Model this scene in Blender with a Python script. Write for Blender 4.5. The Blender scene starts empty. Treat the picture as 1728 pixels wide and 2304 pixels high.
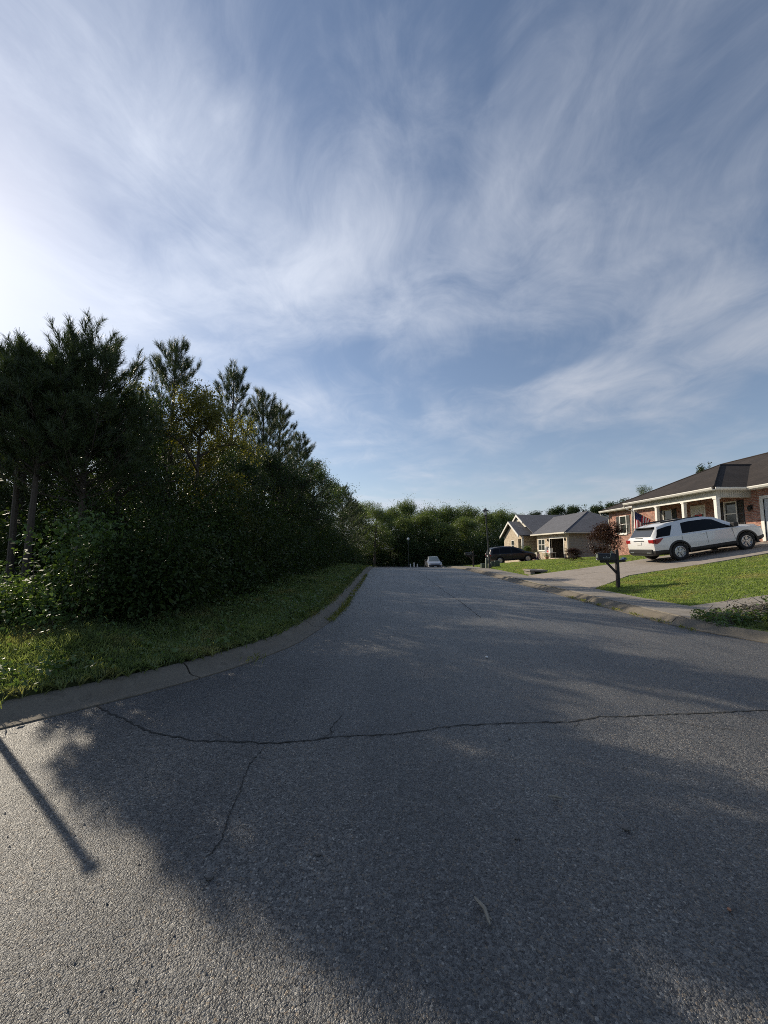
import bpy, bmesh, math, random
import numpy as np
from mathutils import Vector, Matrix, Euler
R_ = math.radians
scn = bpy.context.scene
COL = scn.collection
# ------------------------------------------------------------------ camera
CAM_H = 1.55
cam = bpy.data.cameras.new('camera')
cam.sensor_fit = 'VERTICAL'; cam.sensor_height = 34.6; cam.lens = 34.6 * 866.0 / 2304.0
cam.clip_start = 0.05; cam.clip_end = 2000
camo = bpy.data.objects.new('camera', cam); COL.objects.link(camo)
camo.location = (0, 0, CAM_H)
camo.rotation_euler = (R_(90) + math.atan(80 / 866.0), 0, 0)
scn.camera = camo
# ------------------------------------------------------------------ light
SUN_AZ = R_(-53.8)      # from straight ahead (+y), negative = left
SUN_EL = R_(29.0)
SUN_DIR = Vector((math.sin(SUN_AZ) * math.cos(SUN_EL), math.cos(SUN_AZ) * math.cos(SUN_EL), math.sin(SUN_EL)))
sun = bpy.data.lights.new('sun', 'SUN'); sun.energy = 5.0; sun.angle = R_(0.55); sun.color = (1.0, 0.88, 0.70)
suno = bpy.data.objects.new('sun', sun); COL.objects.link(suno)
suno.rotation_euler = SUN_DIR.to_track_quat('Z', 'Y').to_euler()
world = bpy.data.worlds.new('World'); scn.world = world; world.use_nodes = True
def build_world():
    nt = world.node_tree; nt.nodes.clear(); N = nt.nodes.new; L = nt.links.new
    def math_(op, a, b=None, c=None, clamp=False):
        n = N('ShaderNodeMath'); n.operation = op; n.use_clamp = clamp
        for i, v in enumerate((a, b, c)):
            if v is None: continue
            if isinstance(v, (int, float)): n.inputs[i].default_value = v
            else: L(v, n.inputs[i])
        return n.outputs[0]
    def ramp(v, lo, hi):
        n = N('ShaderNodeMapRange'); n.interpolation_type = 'SMOOTHSTEP'
        L(v, n.inputs[0]); n.inputs[1].default_value = lo; n.inputs[2].default_value = hi
        return n.outputs[0]
    out = N('ShaderNodeOutputWorld'); bg = N('ShaderNodeBackground'); L(bg.outputs[0], out.inputs[0])
    sky = N('ShaderNodeTexSky'); sky.sky_type = 'NISHITA'; sky.sun_disc = False
    sky.sun_elevation = SUN_EL; sky.sun_rotation = SUN_AZ; sky.altitude = 100
    sky.air_density = 1.0; sky.dust_density = 0.5; sky.ozone_density = 2.0
    bg.inputs[1].default_value = SKY_STRENGTH
    tc = N('ShaderNodeTexCoord'); sep = N('ShaderNodeSeparateXYZ'); L(tc.outputs['Generated'], sep.inputs[0])
    x, y, z = sep.outputs
    zc = math_('ADD', math_('MAXIMUM', z, 0.0), 0.10)
    px = math_('DIVIDE', x, zc); py = math_('DIVIDE', y, zc)
    ca, sa = math.cos(R_(14)), math.sin(R_(14))
    wc = N('ShaderNodeCombineXYZ'); L(px, wc.inputs[0]); L(py, wc.inputs[1])
    wn = N('ShaderNodeTexNoise'); wn.inputs['Scale'].default_value = 1.1; wn.inputs['Detail'].default_value = 3.0; L(wc.outputs[0], wn.inputs['Vector'])
    ws = N('ShaderNodeSeparateColor'); L(wn.outputs['Color'], ws.inputs[0])
    px = math_('ADD', px, math_('MULTIPLY', math_('SUBTRACT', ws.outputs[0], 0.5), 0.36)); py = math_('ADD', py, math_('MULTIPLY', math_('SUBTRACT', ws.outputs[1], 0.5), 0.36))
    along = math_('ADD', math_('MULTIPLY', px, sa), math_('MULTIPLY', py, ca))
    across = math_('SUBTRACT', math_('MULTIPLY', px, ca), math_('MULTIPLY', py, sa))
    def noise(sa_, sb_, off, detail, rough, dist):
        c = N('ShaderNodeCombineXYZ')
        L(math_('MULTIPLY', across, sa_), c.inputs[0]); L(math_('MULTIPLY', along, sb_), c.inputs[1]); c.inputs[2].default_value = off
        n = N('ShaderNodeTexNoise'); n.inputs['Scale'].default_value = 1.0; n.inputs['Detail'].default_value = detail
        n.inputs['Roughness'].default_value = rough; n.inputs['Distortion'].default_value = dist
        L(c.outputs[0], n.inputs['Vector']); return n.outputs['Fac']
    broad = noise(0.50, 0.46, CLOUD_OFF, 3.0, 0.5, 0.5)
    streak = noise(1.35, 1.2, CLOUD_OFF + 8.4, 5.0, 0.55, 0.9)
    wisp = noise(3.6, 2.9, CLOUD_OFF + 4.1, 9.0, 0.66, 0.9)
    fine = noise(13.0, 4.0, 2.1, 5.0, 0.6, 1.0)
    d = math_('ADD', math_('MULTIPLY', broad, 1.3), math_('ADD', math_('MULTIPLY', streak, 0.56), math_('ADD', math_('MULTIPLY', wisp, 0.34), math_('MULTIPLY', fine, 0.05))))
    cov = ramp(d, CL_LO, CL_HI)
    cov = math_('MULTIPLY', cov, 0.88)
    veil = math_('SUBTRACT', 1.0, math_('POWER', 2.718, math_('DIVIDE', -0.085, math_('ADD', math_('MAXIMUM', z, 0.0), 0.04))))   # thin even veil: the longer path low down shows more of it
    cov = math_('ADD', cov, math_('MULTIPLY', math_('SUBTRACT', 1.0, cov), veil))
    # cloud brightness: forward scattering round the sun
    sv = N('ShaderNodeVectorMath'); sv.operation = 'DOT_PRODUCT'; L(tc.outputs['Generated'], sv.inputs[0]); sv.inputs[1].default_value = SUN_DIR
    cs = math_('MAXIMUM', sv.outputs['Value'], 0.0)
    g1 = math_('MULTIPLY', math_('POWER', cs, 1.6), CL_G1); g2 = math_('MULTIPLY', math_('POWER', cs, 14.0), CL_G2)
    g = math_('ADD', math_('ADD', g1, g2), CL_BASE)
    ccol = N('ShaderNodeVectorMath'); ccol.operation = 'SCALE'; ccol.inputs[0].default_value = (0.91, 0.97, 1.10); L(g, ccol.inputs['Scale'])
    mix = N('ShaderNodeMix'); mix.data_type = 'RGBA'; L(cov, mix.inputs['Factor'])
    hs = N('ShaderNodeHueSaturation'); hs.inputs['Saturation'].default_value = 1.12; hs.inputs['Value'].default_value = SKY_VAL; L(sky.outputs[0], hs.inputs['Color'])
    L(hs.outputs[0], mix.inputs['A']); L(ccol.outputs[0], mix.inputs['B'])
    L(mix.outputs['Result'], bg.inputs[0])
    world.cycles.sampling_method = 'MANUAL'; world.cycles.sample_map_resolution = 512
SKY_STRENGTH = 0.10; CLOUD_OFF = 13.0; SKY_VAL = 1.05
CL_BASE = 5.7; CL_G1 = 4.6; CL_G2 = 0.0; CL_LO = 0.98; CL_HI = 1.50
build_world()
scn.view_settings.view_transform = 'Standard'; scn.view_settings.look = 'None'
scn.view_settings.exposure = 0.0; scn.view_settings.gamma = 1.0; scn.view_settings.use_curve_mapping = False
scn.render.engine = 'CYCLES'
scn.cycles.max_bounces = 6; scn.cycles.diffuse_bounces = 3; scn.cycles.glossy_bounces = 3
scn.cycles.transmission_bounces = 4; scn.cycles.transparent_max_bounces = 6
scn.cycles.caustics_reflective = False; scn.cycles.caustics_refractive = False
scn.cycles.use_adaptive_sampling = True; scn.cycles.adaptive_threshold = 0.015
scn.cycles.use_denoising = False; scn.cycles.filter_width = 0.95
scn.cycles.sample_clamp_indirect = 6.0

# ------------------------------------------------------------------ materials
class NT:
    def __init__(s, name):
        s.m = bpy.data.materials.new(name); s.m.use_nodes = True
        s.t = s.m.node_tree; s.b = s.t.nodes['Principled BSDF']; s.out = s.t.nodes['Material Output']
        s.tc = s.n('ShaderNodeTexCoord')
    def n(s, k): return s.t.nodes.new(k)
    def l(s, a, b): s.t.links.new(a, b)
    def noise(s, scale, detail=4, rough=.55, vec=None, dist=0.0):
        n = s.n('ShaderNodeTexNoise'); n.inputs['Scale'].default_value = scale; n.inputs['Detail'].default_value = detail
        n.inputs['Roughness'].default_value = rough; n.inputs['Distortion'].default_value = dist
        s.l(vec if vec is not None else s.tc.outputs['Object'], n.inputs['Vector']); return n.outputs['Fac']
    def voro(s, scale, feature='F1', vec=None):
        n = s.n('ShaderNodeTexVoronoi'); n.inputs['Scale'].default_value = scale; n.feature = feature
        s.l(vec if vec is not None else s.tc.outputs['Object'], n.inputs['Vector']); return n
    def math(s, op, a, b=0.0, clamp=False):
        n = s.n('ShaderNodeMath'); n.operation = op; n.use_clamp = clamp
        for i, v in enumerate((a, b)):
            if isinstance(v, (int, float)): n.inputs[i].default_value = v
            else: s.l(v, n.inputs[i])
        return n.outputs[0]
    def rng(s, v, lo, hi, a=0.0, b=1.0):
        n = s.n('ShaderNodeMapRange'); n.interpolation_type = 'SMOOTHSTEP'; s.l(v, n.inputs[0])
        for i, q in enumerate((lo, hi, a, b)): n.inputs[i + 1].default_value = q
        return n.outputs[0]
    def mix(s, f, a, b, mode='MIX'):
        n = s.n('ShaderNodeMix'); n.data_type = 'RGBA'; n.blend_type = mode
        for k, v in (('Factor', f), ('A', a), ('B', b)):
            if isinstance(v, (int, float)): n.inputs[k].default_value = v
            elif isinstance(v, tuple): n.inputs[k].default_value = (*v[:3], 1)
            else: s.l(v, n.inputs[k])
        return n.outputs['Result']
    def bump(s, h, strength=.3, dist=.01, prev=None):
        n = s.n('ShaderNodeBump'); n.inputs['Strength'].default_value = strength; n.inputs['Distance'].default_value = dist
        s.l(h, n.inputs['Height'])
        if prev is not None: s.l(prev, n.inputs['Normal'])
        return n.outputs[0]
    def set(s, col=None, rough=None, normal=None, metal=None, spec=None):
        B = s.b.inputs
        for key, v in (('Base Color', col), ('Roughness', rough), ('Metallic', metal), ('Specular IOR Level', spec)):
            if v is None: continue
            if isinstance(v, tuple): B[key].default_value = (*v[:3], 1)
            elif isinstance(v, (int, float)): B[key].default_value = v
            else: s.l(v, B[key])
        if normal is not None: s.l(normal, B['Normal'])
        return s.m
def plain(name, col, rough=.6, var=.18, scale=6.0, metal=0.0, bump=0.0, bscale=60.0, spec=.5):
    t = NT(name)
    dk = tuple(c * (1 - var) for c in col); lt = tuple(min(1, c * (1 + var)) for c in col)
    c = t.mix(t.noise(scale, 5, .6), dk, lt)
    nrm = t.bump(t.noise(bscale, 3), bump, .01) if bump else None
    return t.set(c, rough, nrm, metal, spec)
def leaf_mat(name, c1, c2, rough=.5, trans=.35, scale=3.0, fine=40.0, c3=None, spec=.4):
    t = NT(name)
    c = t.mix(t.rng(t.noise(fine, 2, .5), .3, .7), c1, c2)
    if c3: c = t.mix(t.rng(t.noise(scale, 3, .6), .52, .68), c, c3)
    t.set(c, rough, None, 0, spec)
    tr = t.n('ShaderNodeBsdfTranslucent'); t.l(t.mix(1.0, c, (1.3, 1.35, .6) if 'flag' not in name else (1, 1, 1), 'MULTIPLY'), tr.inputs['Color'])
    ms = t.n('ShaderNodeMixShader'); ms.inputs[0].default_value = trans
    t.l(t.b.outputs[0], ms.inputs[1]); t.l(tr.outputs[0], ms.inputs[2]); t.l(ms.outputs[0], t.out.inputs[0])
    return t.m
def asphalt(name, dark, light, cell, tan=.0):
    t = NT(name)
    v = t.voro(cell); v2 = t.voro(cell * 2.3)
    sep = t.n('ShaderNodeSeparateColor'); t.l(v.outputs['Color'], sep.inputs[0])
    sep2 = t.n('ShaderNodeSeparateColor'); t.l(v2.outputs['Color'], sep2.inputs[0])
    c = t.mix(t.rng(sep.outputs[0], .0, 1.0), dark, light)
    c = t.mix(t.math('MULTIPLY', t.rng(sep2.outputs[1], .6, 1.0), .5), c, tuple(x * 1.35 for x in light))
    c = t.mix(t.rng(sep.outputs[1], .955, .985), c, (.30, .285, .26))          # pale stones
    c = t.mix(t.rng(sep.outputs[2], .93, .97), c, (.17, .135, .10))           # brown stones
    big = t.noise(.55, 5, .6); c = t.mix(t.rng(big, .35, .7), c, t.mix(1.0, c, (.72, .73, .75), 'MULTIPLY'))
    mp = t.n('ShaderNodeMapping'); mp.inputs['Scale'].default_value = (1.5, .07, 1.0); t.l(t.tc.outputs['Object'], mp.inputs['Vector'])
    ln = t.noise(1.0, 4, .6, mp.outputs[0]); c = t.mix(t.rng(ln, .35, .68), t.mix(1.0, c, (.78, .79, .80), 'MULTIPLY'), t.mix(1.0, c, (1.18, 1.16, 1.12), 'MULTIPLY'))
    oil = t.noise(3.1, 3, .5, dist=.5); c = t.mix(t.math('MULTIPLY', t.rng(oil, .68, .76), .5), c, (.018, .018, .018))
    mg = t.noise(cell * .22, 4, .7); c = t.mix(t.rng(mg, .30, .70), t.mix(1.0, c, (.62, .63, .64), 'MULTIPLY'), t.mix(1.0, c, (1.34, 1.32, 1.28), 'MULTIPLY'))
    st = t.noise(2.3, 6, .65); c = t.mix(t.math('MULTIPLY', t.rng(st, .56, .72), .35), c, (.15, .14, .125))
    h = t.math('SUBTRACT', 1.0, v.outputs['Distance']); h2 = t.math('SUBTRACT', 1.0, v2.outputs['Distance'])
    hh = t.math('ADD', t.math('MULTIPLY', h, .7), t.math('MULTIPLY', h2, .35))
    nb = t.bump(hh, .9, .008); nb = t.bump(t.noise(9, 4), .25, .03, nb)
    return t.set(c, t.rng(sep2.outputs[0], 0, 1, .30, .62), nb, 0, .8)
def concrete(name, col, stain=(.16, .13, .09)):
    t = NT(name)
    c = t.mix(t.noise(3.0, 6, .65), tuple(x * .72 for x in col), tuple(x * 1.15 for x in col))
    c = t.mix(t.math('MULTIPLY', t.rng(t.noise(1.1, 6, .7, dist=.6), .5, .72), .55), c, stain)
    c = t.mix(t.math('MULTIPLY', t.rng(t.noise(6.5, 5, .7, dist=1.0), .52, .66), .45), c, tuple(x * .5 for x in col))
    c = t.mix(t.math('MULTIPLY', t.rng(t.noise(70, 3, .7), .50, .72), .45), c, tuple(x * .45 for x in col))
    c = t.mix(t.math('MULTIPLY', t.rng(t.noise(4.1, 4, .7), .60, .72), .22), c, tuple(min(1, x * 1.6) for x in col))
    nb = t.bump(t.noise(160, 3), .35, .006); nb = t.bump(t.noise(12, 4), .2, .02, nb)
    return t.set(c, .85, nb, 0, .3)
def brick(name, axis, a, b, mortar):
    t = NT(name)
    sp = t.n('ShaderNodeSeparateXYZ'); t.l(t.tc.outputs['Object'], sp.inputs[0])
    cb = t.n('ShaderNodeCombineXYZ'); t.l(sp.outputs[axis], cb.inputs[0]); t.l(sp.outputs[2], cb.inputs[1])
    br = t.n('ShaderNodeTexBrick'); t.l(cb.outputs[0], br.inputs['Vector'])
    br.inputs['Color1'].default_value = (*a, 1); br.inputs['Color2'].default_value = (*b, 1); br.inputs['Mortar'].default_value = (*mortar, 1)
    br.inputs['Scale'].default_value = 1.0; br.inputs['Brick Width'].default_value = .215; br.inputs['Row Height'].default_value = .078
    br.inputs['Mortar Size'].default_value = .009; br.inputs['Bias'].default_value = 0.0
    wn = t.noise(3.5, 4, .7, cb.outputs[0]); c = t.mix(t.rng(wn, .35, .7), br.outputs['Color'], t.mix(1.0, br.outputs['Color'], (.62, .58, .58), 'MULTIPLY'))
    c = t.mix(t.math('MULTIPLY', t.rng(t.noise(9, 2, .5, cb.outputs[0]), .58, .68), .6), c, tuple(min(1, x * 1.5) for x in a))
    nb = t.bump(t.math('SUBTRACT', 1.0, br.outputs['Fac']), .6, .012)
    return t.set(c, .85, nb, 0, .3)
def shingle(name, col, stain):
    t = NT(name)
    sp = t.n('ShaderNodeSeparateXYZ'); t.l(t.tc.outputs['Object'], sp.inputs[0])
    cb = t.n('ShaderNodeCombineXYZ'); t.l(t.math('ADD', sp.outputs[0], sp.outputs[1]), cb.inputs[0]); t.l(t.math('MULTIPLY', sp.outputs[2], 2.2), cb.inputs[1])
    br = t.n('ShaderNodeTexBrick'); t.l(cb.outputs[0], br.inputs['Vector'])
    br.inputs['Color1'].default_value = (*[x * 1.2 for x in col], 1); br.inputs['Color2'].default_value = (*[x * .75 for x in col], 1); br.inputs['Mortar'].default_value = (*[x * .45 for x in col], 1)
    br.inputs['Scale'].default_value = 1.0; br.inputs['Brick Width'].default_value = .3; br.inputs['Row Height'].default_value = .14; br.inputs['Mortar Size'].default_value = .012
    c = t.mix(t.rng(t.noise(.9, 5, .65), .42, .68), br.outputs['Color'], stain)
    c = t.mix(.3, c, t.mix(t.noise(60, 2), tuple(x * .5 for x in col), tuple(x * 1.6 for x in col)))
    nb = t.bump(t.math('SUBTRACT', 1.0, br.outputs['Fac']), .5, .015)
    return t.set(c, .9, nb, 0, .25)
M = {}
M['street'] = asphalt('street_asphalt', (.017, .018, .021), (.110, .112, .116), 130)
M['junction'] = asphalt('junction_asphalt', (.010, .010, .012), (.138, .136, .132), 112)
M['crack'] = plain('crack_fill', (.022, .022, .020), .95, .4, 30)
M['kerb'] = concrete('kerb_concrete', (.19, .165, .128))
M['walk'] = concrete('walk_concrete', (.28, .255, .22))
M['drive'] = concrete('drive_concrete', (.33, .29, .25))
def ground_mat():
    t = NT('earth')
    c = t.mix(t.noise(1.5, 6, .65), (.035, .045, .016), (.060, .068, .024))
    c = t.mix(t.rng(t.noise(.6, 5, .6), .5, .7), c, (.065, .050, .032))
    return t.set(c, .95, t.bump(t.noise(30, 4), .5, .03), 0, .2)
M['ground'] = ground_mat()
M['lawn'] = leaf_mat('lawn_blades', (.19, .265, .082), (.33, .41, .15), .5, .45, .9, 5.0, (.35, .35, .155))
M['verge'] = leaf_mat('verge_blades', (.17, .23, .10), (.32, .37, .18), .5, .4, 1.2, 6.0, (.38, .36, .19))
M['weed'] = leaf_mat('weed_leaves', (.07, .12, .035), (.14, .20, .065), .45, .35, 2, 9)
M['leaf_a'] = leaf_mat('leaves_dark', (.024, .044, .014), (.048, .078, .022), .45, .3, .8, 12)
M['leaf_b'] = leaf_mat('leaves_mid', (.055, .090, .024), (.11, .15, .045), .42, .35, .8, 12)
M['leaf_c'] = leaf_mat('leaves_yellowish', (.10, .105, .022), (.19, .17, .040), .45, .45, .8, 12)
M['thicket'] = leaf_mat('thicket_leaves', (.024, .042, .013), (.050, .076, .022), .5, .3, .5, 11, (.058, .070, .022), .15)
M['needle'] = leaf_mat('pine_needles', (.040, .062, .024), (.075, .10, .040), .45, .22, .8, 10)
M['maple'] = leaf_mat('maroon_leaves', (.030, .014, .012), (.070, .030, .023), .45, .35, 2, 10)
M['gutterweed'] = leaf_mat('gutter_weed', (.20, .22, .07), (.36, .36, .13), .5, .4, 2, 9)
M['leaf_far'] = leaf_mat('leaves_far', (.075, .11, .034), (.15, .19, .065), .45, .4, .25, 6, (.045, .075, .025))
M['bark'] = plain('bark', (.075, .058, .045), .9, .35, 9, bump=.6, bscale=25)
M['twig'] = plain('dead_twigs', (.19, .165, .14), .9, .3, 12)
M['stick'] = plain('bare_stick', (.25, .225, .18), .9, .3, 30)
M['dryleaf'] = leaf_mat('dry_leaves', (.075, .070, .055), (.15, .14, .11), .8, .15, 2, 20)
M['brickred'] = brick('red_brick', 1, (.50, .25, .175), (.31, .13, .095), (.46, .41, .36))
M['brickred_x'] = brick('red_brick_end', 0, (.50, .25, .175), (.31, .13, .095), (.46, .41, .36))
M['bricktan'] = brick('tan_brick', 1, (.64, .54, .40), (.50, .41, .29), (.60, .54, .44))
M['roof1'] = shingle('brown_shingles', (.050, .041, .036), (.027, .023, .021))
M['roof2'] = shingle('grey_shingles', (.135, .137, .150), (.095, .096, .108))
M['white'] = plain('white_trim', (.76, .74, .68), .5, .06, 4)
M['cream'] = plain('cream_trim', (.66, .62, .52), .5, .08, 4)
M['siding'] = plain('tan_siding', (.33, .31, .26), .6, .06, 3)
M['porchsiding'] = plain('porch_siding', (.50, .48, .42), .6, .06, 3)
M['shutter'] = plain('shutter_black', (.020, .022, .024), .5, .2, 8)
M['shuttergrey'] = plain('shutter_grey', (.095, .10, .095), .55, .15, 8)
M['doorpaint'] = plain('door_paint', (.72, .71, .66), .45, .05, 4)
M['gdoor'] = plain('garage_door_paint', (.50, .53, .55), .5, .05, 4)
def glass(name, col, rough=.06, spec=.6):
    t = NT(name); return t.set(col, rough, t.bump(t.noise(1.3, 2), .05, .02), 0, spec)
M['glass'] = glass('window_glass', (.035, .042, .040))
M['blind'] = plain('blinds', (.42, .44, .36), .7, .1, 3)
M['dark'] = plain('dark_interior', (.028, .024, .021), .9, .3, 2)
M['interior'] = plain('garage_wall', (.12, .10, .08), .9, .2, 2)
M['blackmetal'] = plain('black_metal', (.016, .016, .017), .45, .2, 9, .2)
M['bronze'] = plain('post_brown', (.040, .030, .026), .8, .35, 14, bump=.3)
M['lamppost'] = plain('post_grey_green', (.055, .062, .058), .5, .2, 9, .3)
M['lampglass'] = plain('lamp_glass', (.70, .72, .70), .25, .05, 3)
M['utilgreen'] = plain('utility_green', (.060, .085, .055), .55, .2, 7)
M['utilgrey'] = plain('utility_grey', (.20, .23, .19), .6, .2, 7)
def carpaint(name, col, rough=.28, coat=.8, metal=.0):
    t = NT(name); t.set(t.mix(t.noise(2.5, 5, .6), tuple(x * .94 for x in col), col), rough, None, metal, .5)
    t.b.inputs['Coat Weight'].default_value = coat; t.b.inputs['Coat Roughness'].default_value = .05
    return t.m
M['carwhite'] = carpaint('white_paint', (.78, .78, .77)); M['carblack'] = carpaint('black_paint', (.006, .006, .010), .35, .2); M['carsilver'] = carpaint('silver_paint', (.16, .17, .19), .3, .8, .4)
M['cladding'] = plain('black_plastic', (.016, .016, .017), .6, .2, 9)
M['carglass'] = glass('car_glass', (.006, .006, .007), .05, .22)
M['carglass_rear'] = glass('rear_glass', (.055, .060, .068), .05)
M['carglass_front'] = glass('windscreen_glass', (.12, .15, .16), .05)
M['tyre'] = plain('tyre_rubber', (.014, .014, .014), .85, .2, 20)
M['rim'] = plain('alloy', (.48, .49, .50), .32, .08, 9, .85)
M['tail'] = plain('tail_red', (.30, .012, .012), .18, .15, 9)
M['head'] = plain('headlight_clear', (.62, .64, .66), .12, .08, 9)
M['chrome'] = plain('satin_chrome', (.55, .55, .56), .2, .05, 9, .9)
M['plate'] = plain('plate', (.72, .72, .70), .4, .04, 9)
M['flagred'] = leaf_mat('flag_red', (.55, .045, .06), (.62, .06, .075), .8, .45, 2, 9); M['flagwhite'] = leaf_mat('flag_white', (.80, .76, .76), (.84, .82, .82), .8, .45, 2, 9); M['flagblue'] = leaf_mat('flag_blue', (.030, .035, .12), (.04, .045, .15), .8, .3, 2, 9)
M['melonred'] = plain('melon_red', (.50, .035, .03), .6, .15, 8); M['melongreen'] = plain('melon_green', (.03, .10, .04), .6, .15, 8)
M['blue'] = plain('blue_plastic', (.05, .09, .22), .5, .1, 8)
M['rock'] = plain('stone', (.14, .13, .12), .9, .3, 12, bump=.5)
M['paper'] = plain('paper_white', (.72, .71, .68), .7, .06, 8)
M['woodtan'] = plain('wood_tan', (.36, .26, .15), .7, .2, 9)
M['purple'] = plain('purple_plastic', (.20, .07, .20), .45, .1, 8); M['pink'] = plain('pink_plastic', (.62, .35, .38), .45, .1, 8); M['grey'] = plain('grey_plastic', (.30, .31, .32), .5, .1, 8)
M['terracotta'] = plain('terracotta', (.40, .19, .11), .8, .15, 8)
M['gold'] = plain('pale_print', (.42, .42, .40), .5, .05, 8)

# ------------------------------------------------------------------ mesh helpers
class MB:
    def __init__(s): s.v = []; s.f = []
    def add(s, V, Fc):
        b = len(s.v); s.v += [tuple(p) for p in V]; s.f += [tuple(i + b for i in f) for f in Fc]; return s
    def box(s, lo, hi, M4=None):
        x0, y0, z0 = lo; x1, y1, z1 = hi
        V = [Vector(p) for p in ((x0, y0, z0), (x1, y0, z0), (x1, y1, z0), (x0, y1, z0), (x0, y0, z1), (x1, y0, z1), (x1, y1, z1), (x0, y1, z1))]
        if M4 is not None: V = [M4 @ p for p in V]
        return s.add(V, ((0, 3, 2, 1), (4, 5, 6, 7), (0, 1, 5, 4), (1, 2, 6, 5), (2, 3, 7, 6), (3, 0, 4, 7)))
    def hexa(s, P):   # 4 bottom, 4 top, same order
        return s.add(P, ((0, 3, 2, 1), (4, 5, 6, 7), (0, 1, 5, 4), (1, 2, 6, 5), (2, 3, 7, 6), (3, 0, 4, 7)))
    def prism(s, poly, d):
        n = len(poly); P = [Vector(p) for p in poly]; Q = [p + Vector(d) for p in P]
        return s.add(P + Q, [tuple(range(n))[::-1], tuple(range(n, 2 * n))] + [(i, (i + 1) % n, (i + 1) % n + n, i + n) for i in range(n)])
    def tube(s, pts, rad, n=6, cap=True):
        pts = [Vector(p) for p in pts]; V = []; Fc = []
        if isinstance(rad, (int, float)): rad = [rad] * len(pts)
        for i, p in enumerate(pts):
            t = (pts[min(i + 1, len(pts) - 1)] - pts[max(i - 1, 0)]).normalized()
            a = t.cross(Vector((0, 0, 1)) if abs(t.z) < .95 else Vector((1, 0, 0))).normalized(); b = t.cross(a)
            for k in range(n):
                an = 2 * math.pi * k / n; V.append(p + (a * math.cos(an) + b * math.sin(an)) * rad[i])
        for i in range(len(pts) - 1):
            for k in range(n): Fc.append((i * n + k, i * n + (k + 1) % n, (i + 1) * n + (k + 1) % n, (i + 1) * n + k))
        if cap: Fc += [tuple(range(n))[::-1], tuple(range((len(pts) - 1) * n, len(pts) * n))]
        return s.add(V, Fc)
    def lathe(s, prof, n=24, M4=None):   # prof: (r, h) about local z
        V = []; Fc = []
        for r, h in prof:
            for k in range(n):
                a = 2 * math.pi * k / n; V.append(Vector((r * math.cos(a), r * math.sin(a), h)))
        if M4 is not None: V = [M4 @ p for p in V]
        for i in range(len(prof) - 1):
            for k in range(n): Fc.append((i * n + k, i * n + (k + 1) % n, (i + 1) * n + (k + 1) % n, (i + 1) * n + k))
        Fc += [tuple(range(n))[::-1], tuple(range((len(prof) - 1) * n, len(prof) * n))]
        return s.add(V, Fc)
    def build(s, name, mat, parent=None, smooth=None, org=None):
        me = bpy.data.meshes.new(name)
        V = s.v if org is None else [tuple(Vector(p) - Vector(org)) for p in s.v]
        me.from_pydata(V, [], s.f)
        bm = bmesh.new(); bm.from_mesh(me); bmesh.ops.recalc_face_normals(bm, faces=bm.faces); bm.to_mesh(me); bm.free()
        if smooth is not None:
            me.polygons.foreach_set('use_smooth', [True] * len(me.polygons)); me.set_sharp_from_angle(angle=R_(smooth))
        me.materials.append(mat)
        o = bpy.data.objects.new(name, me); COL.objects.link(o)
        if parent is not None: o.parent = parent
        return o
def np_obj(name, V, Fc, mat, parent=None):
    me = bpy.data.meshes.new(name); n, k = Fc.shape
    me.vertices.add(len(V)); me.vertices.foreach_set('co', np.ascontiguousarray(V, dtype=np.float32).ravel())
    me.loops.add(n * k); me.loops.foreach_set('vertex_index', np.ascontiguousarray(Fc, dtype=np.int32).ravel())
    me.polygons.add(n); me.polygons.foreach_set('loop_start', np.arange(0, n * k, k, dtype=np.int32))
    me.update(calc_edges=True); me.materials.append(mat)
    o = bpy.data.objects.new(name, me); COL.objects.link(o)
    if parent is not None: o.parent = parent
    return o
def tag(o, label=None, cat=None, group=None, kind=None):
    for k, v in (('label', label), ('category', cat), ('group', group), ('kind', kind)):
        if v: o[k] = v
    return o
def thing(name, label, cat, loc=(0, 0, 0), rz=0.0, group=None):
    o = bpy.data.objects.new(name, None); COL.objects.link(o); o.empty_display_size = .2
    o.location = loc; o.rotation_euler = (0, 0, rz)
    return tag(o, label, cat, group)
def link_copy(o, parent=None):
    c = o.copy(); COL.objects.link(c)
    if parent is not None: c.parent = parent
    for ch in o.children: link_copy(ch, c)
    return c
rng = np.random.default_rng(7); random.seed(7)
# ------------------------------------------------------------------ terrain
def zr(y):
    y = np.asarray(y, float)
    a = -.002 * np.clip(y - 24, 0, 14) ** 2
    return a - .056 * np.clip(y - 38, 0, 17)
def R_edge(y): return np.interp(y, [7.8, 36, 42, 47, 70], [5.76, 5.72, 6.6, 7.3, 7.4])
FT = ([-30, 4, 10, 14, 19, 24, 30, 38, 50, 62, 120], [1.2, 1.3, 1.55, 1.72, 1.75, 1.35, .85, .85, .75, .5, .5])
def rise(x, y): return np.interp(y, *FT) * np.clip((x - 7.45 - np.clip(R_edge(y) - 5.76, 0, 3)) / 11.2, 0, 1)
L_EDGE = [(-.9, 72), (-.95, 40), (-1.0, 24), (-1.0, 17), (-1.02, 10.3), (-1.13, 8.25), (-1.43, 6.3), (-1.95, 5.1), (-2.5, 4.33), (-2.95, 3.83), (-3.32, 3.42), (-4.0, 2.85), (-5.2, 2.2), (-7.5, 1.55), (-12, 1.2), (-40, 1.0)]
Rk = [(float(R_edge(y)), y) for y in (72, 58, 52, 47, 44.5, 42, 39, 36, 30, 24, 18, 12, 7.9)] + [(5.92, 7.2), (6.27, 6.35), (6.9, 5.5), (7.9, 4.75), (9.6, 4.2), (14, 3.9), (40, 3.8)]
R_EDGE = Rk
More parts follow.
